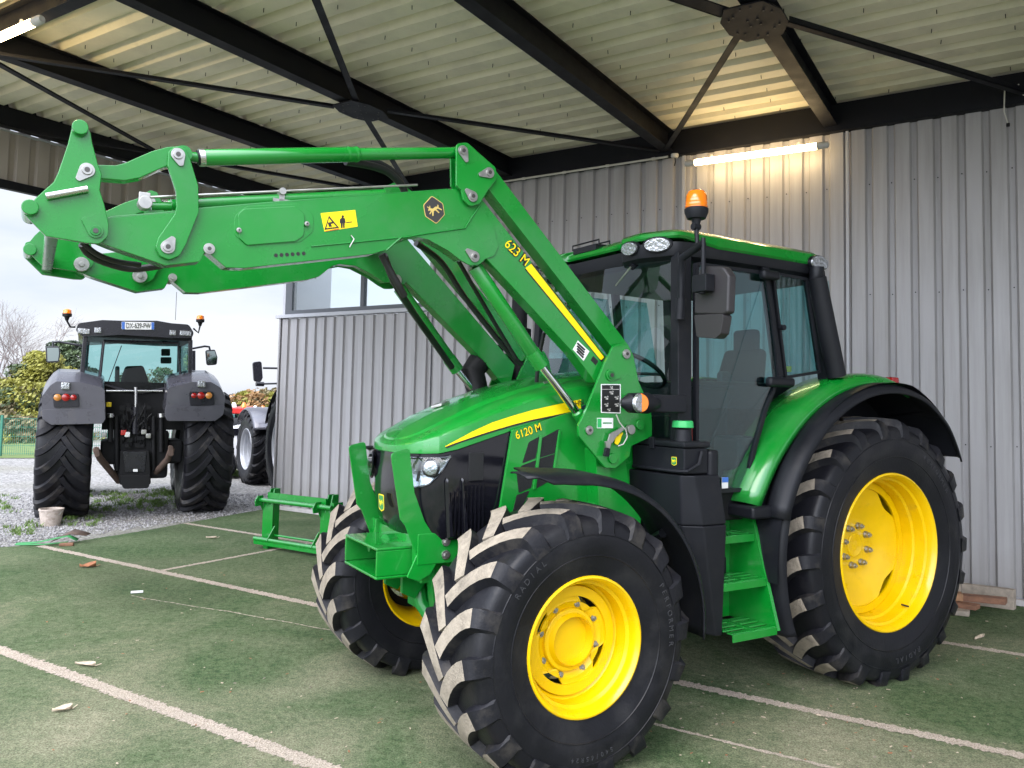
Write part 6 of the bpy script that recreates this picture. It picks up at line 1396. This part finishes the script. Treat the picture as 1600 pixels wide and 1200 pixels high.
mm_ = [K.tx(a, b, kf.x - 1.2) for a, b in fillet([(395, 566, 4), (409, 564, 4), (411, 590), (408, 597, 4), (397, 596, 4)])]
o = MB().prism([p for p in mm_], [p + Vector((.06, 0, 0)) for p in mm_]).build('mirror', 'vdark', g2, .015); c = K.tx(411, 575, kf.x - .87); MB().tube([c, c + Vector((0, -.9, .02))], .02, 8).build('mirror_arm', 'vdark', o)
c = K.tx(404, 600, kf.x - .87); MB().tube([c, c + Vector((0, -.9, .05))], .018, 8).build('mirror_stay', 'vdark', o); MB().tube([c + Vector((0, .05, 0)), c + Vector((0, -.10, 0))], .045, 10).build('lamp', 'vdark', o)
# ---- red roofed tractor far behind and white car
def far_machine(px0, px1, pyb, name, label, cat, group=None):
    a = G(px0, pyb); b = G(px1, pyb); c = (a + b) / 2; an = math.atan2((b - a).y, (b - a).x); return empty(name, c, an, label=label, category=cat, **({'group': group} if group else {})), (b - a).length, c
ca, Lc, cc = far_machine(352, 384, 748, 'parked_car', 'white car mostly hidden behind the dark tractor’s right wheel', 'car')
dC = cc.y; zz = lambda py: (EYE + ray(370, py) * (dC / ray(370, py).y)).z
h1 = zz(662)
prof = [(-.9, .25), (-.95, .62), (-.85, .80), (-.35, .88), (.05, h1 - .05), (.6, h1), (1.9, h1 - .02), (2.6, .95), (2.75, .6), (2.7, .28)]
m = MB().prism([(x, -.02, z) for x, z in prof], [(x, 1.6, z) for x, z in prof]); m.v = [(x - .15, y, z) for x, y, z in m.v]; body = m.build('body', 'carwhite', ca, .09, 3)
wprof = [(-.40, .92), (.08, h1 - .10), (.62, h1 - .06), (1.2, h1 - .07), (1.2, .92)]
MB().prism([(x - .15, -.035, z) for x, z in wprof], [(x - .15, -.02, z) for x, z in wprof]).build('side_window', 'blkgloss', ca, .01)
MB().prism([(-.98, .12, .86), (-.98, 1.45, .86), (-.50, 1.35, h1 - .12), (-.50, .2, h1 - .12)], [(-.96, .12, .86), (-.96, 1.45, .86), (-.48, 1.35, h1 - .12), (-.48, .2, h1 - .12)]).build('windscreen', 'blkgloss', ca)
for x in (-.30, 1.95):
    o = MB().lathe([(-.09, .2), (-.10, .30), (.08, .33), (.1, .30)], (x, -.02, .33), 'Y', 28).build('wheel', 'rubberside', ca)
    m = MB().lathe([(-.105, .21), (-.11, .05), (-.11, .001)], (x, -.02, .33), 'Y', 20)
    for k in range(5): t = 2 * PI * k / 5; m.tube([(x, -.145, .33), (x + .2 * math.cos(t), -.125, .33 + .2 * math.sin(t))], .022, 6)
    m.build('rim', 'greyrim', o)
def roofed(px0, px1, pyb, pyt, pyroof, label, roofm, nm='red_tractor'):
    t, Lm, c = far_machine(px0, px1, pyb, nm, label, 'tractor', 'other tractors in the yard'); D = c.y
    zt_ = (EYE + ray(px0, pyt) * (D / ray(px0, pyt).y)).z; h = Lm / 2
    MB().box((-h * .8, -.1, .8), (h * .8, 1.9, zt_ - .75)).build('body', 'vgrey', t, .08); MB().box((-h * .85, 0, zt_ - .78), (h * .85, 1.7, zt_ - .14)).build('cab_glass', 'cabglass', t, .05)
    for x in (-h * .85, h * .8):
        for y in (0, 1.66): MB().box((x - .03, y, zt_ - .8), (x + .03, y + .05, zt_ - .1)).build('pillar', 'dark', t)
    ro = MB().prism([(-h, -.1, zt_ - .16), (h * 1.05, -.1, zt_ - .16), (h * 1.05, -.1, zt_ - .06), (h * .8, -.1, zt_), (-h * .7, -.1, zt_)], [(-h, 1.9, zt_ - .16), (h * 1.05, 1.9, zt_ - .16), (h * 1.05, 1.9, zt_ - .06), (h * .8, 1.9, zt_), (-h * .7, 1.9, zt_)]).build('roof', roofm, t, .04)
    for x in (-h * .55, h * .2): MB().tube([(x, .0, zt_), (x, 0, zt_ + .06), (x, 0, zt_ + .12)], [.07, .06, .03], 12).build('beacon_dome', 'orange' if x > 0 else 'white', ro)
    for x in (-h * .6, h * .6): MB().lathe([(-.15, .2), (-.16, .5), (-.1, .62), (.1, .62), (.15, .5)], (x, 0, .62), 'Y', 24).build('wheel', 'rubberside', t)
    return t
roofed(352, 394, 732, 636, 640, 'tractor with a bright red roof behind the white car', 'red')
roofed(388, 420, 728, 641, 640, 'dark roofed machine between the red roofed tractor and the building', 'dark', 'farm_machine')
# wide grey machine shed line is absent: the yard simply ends at the fence
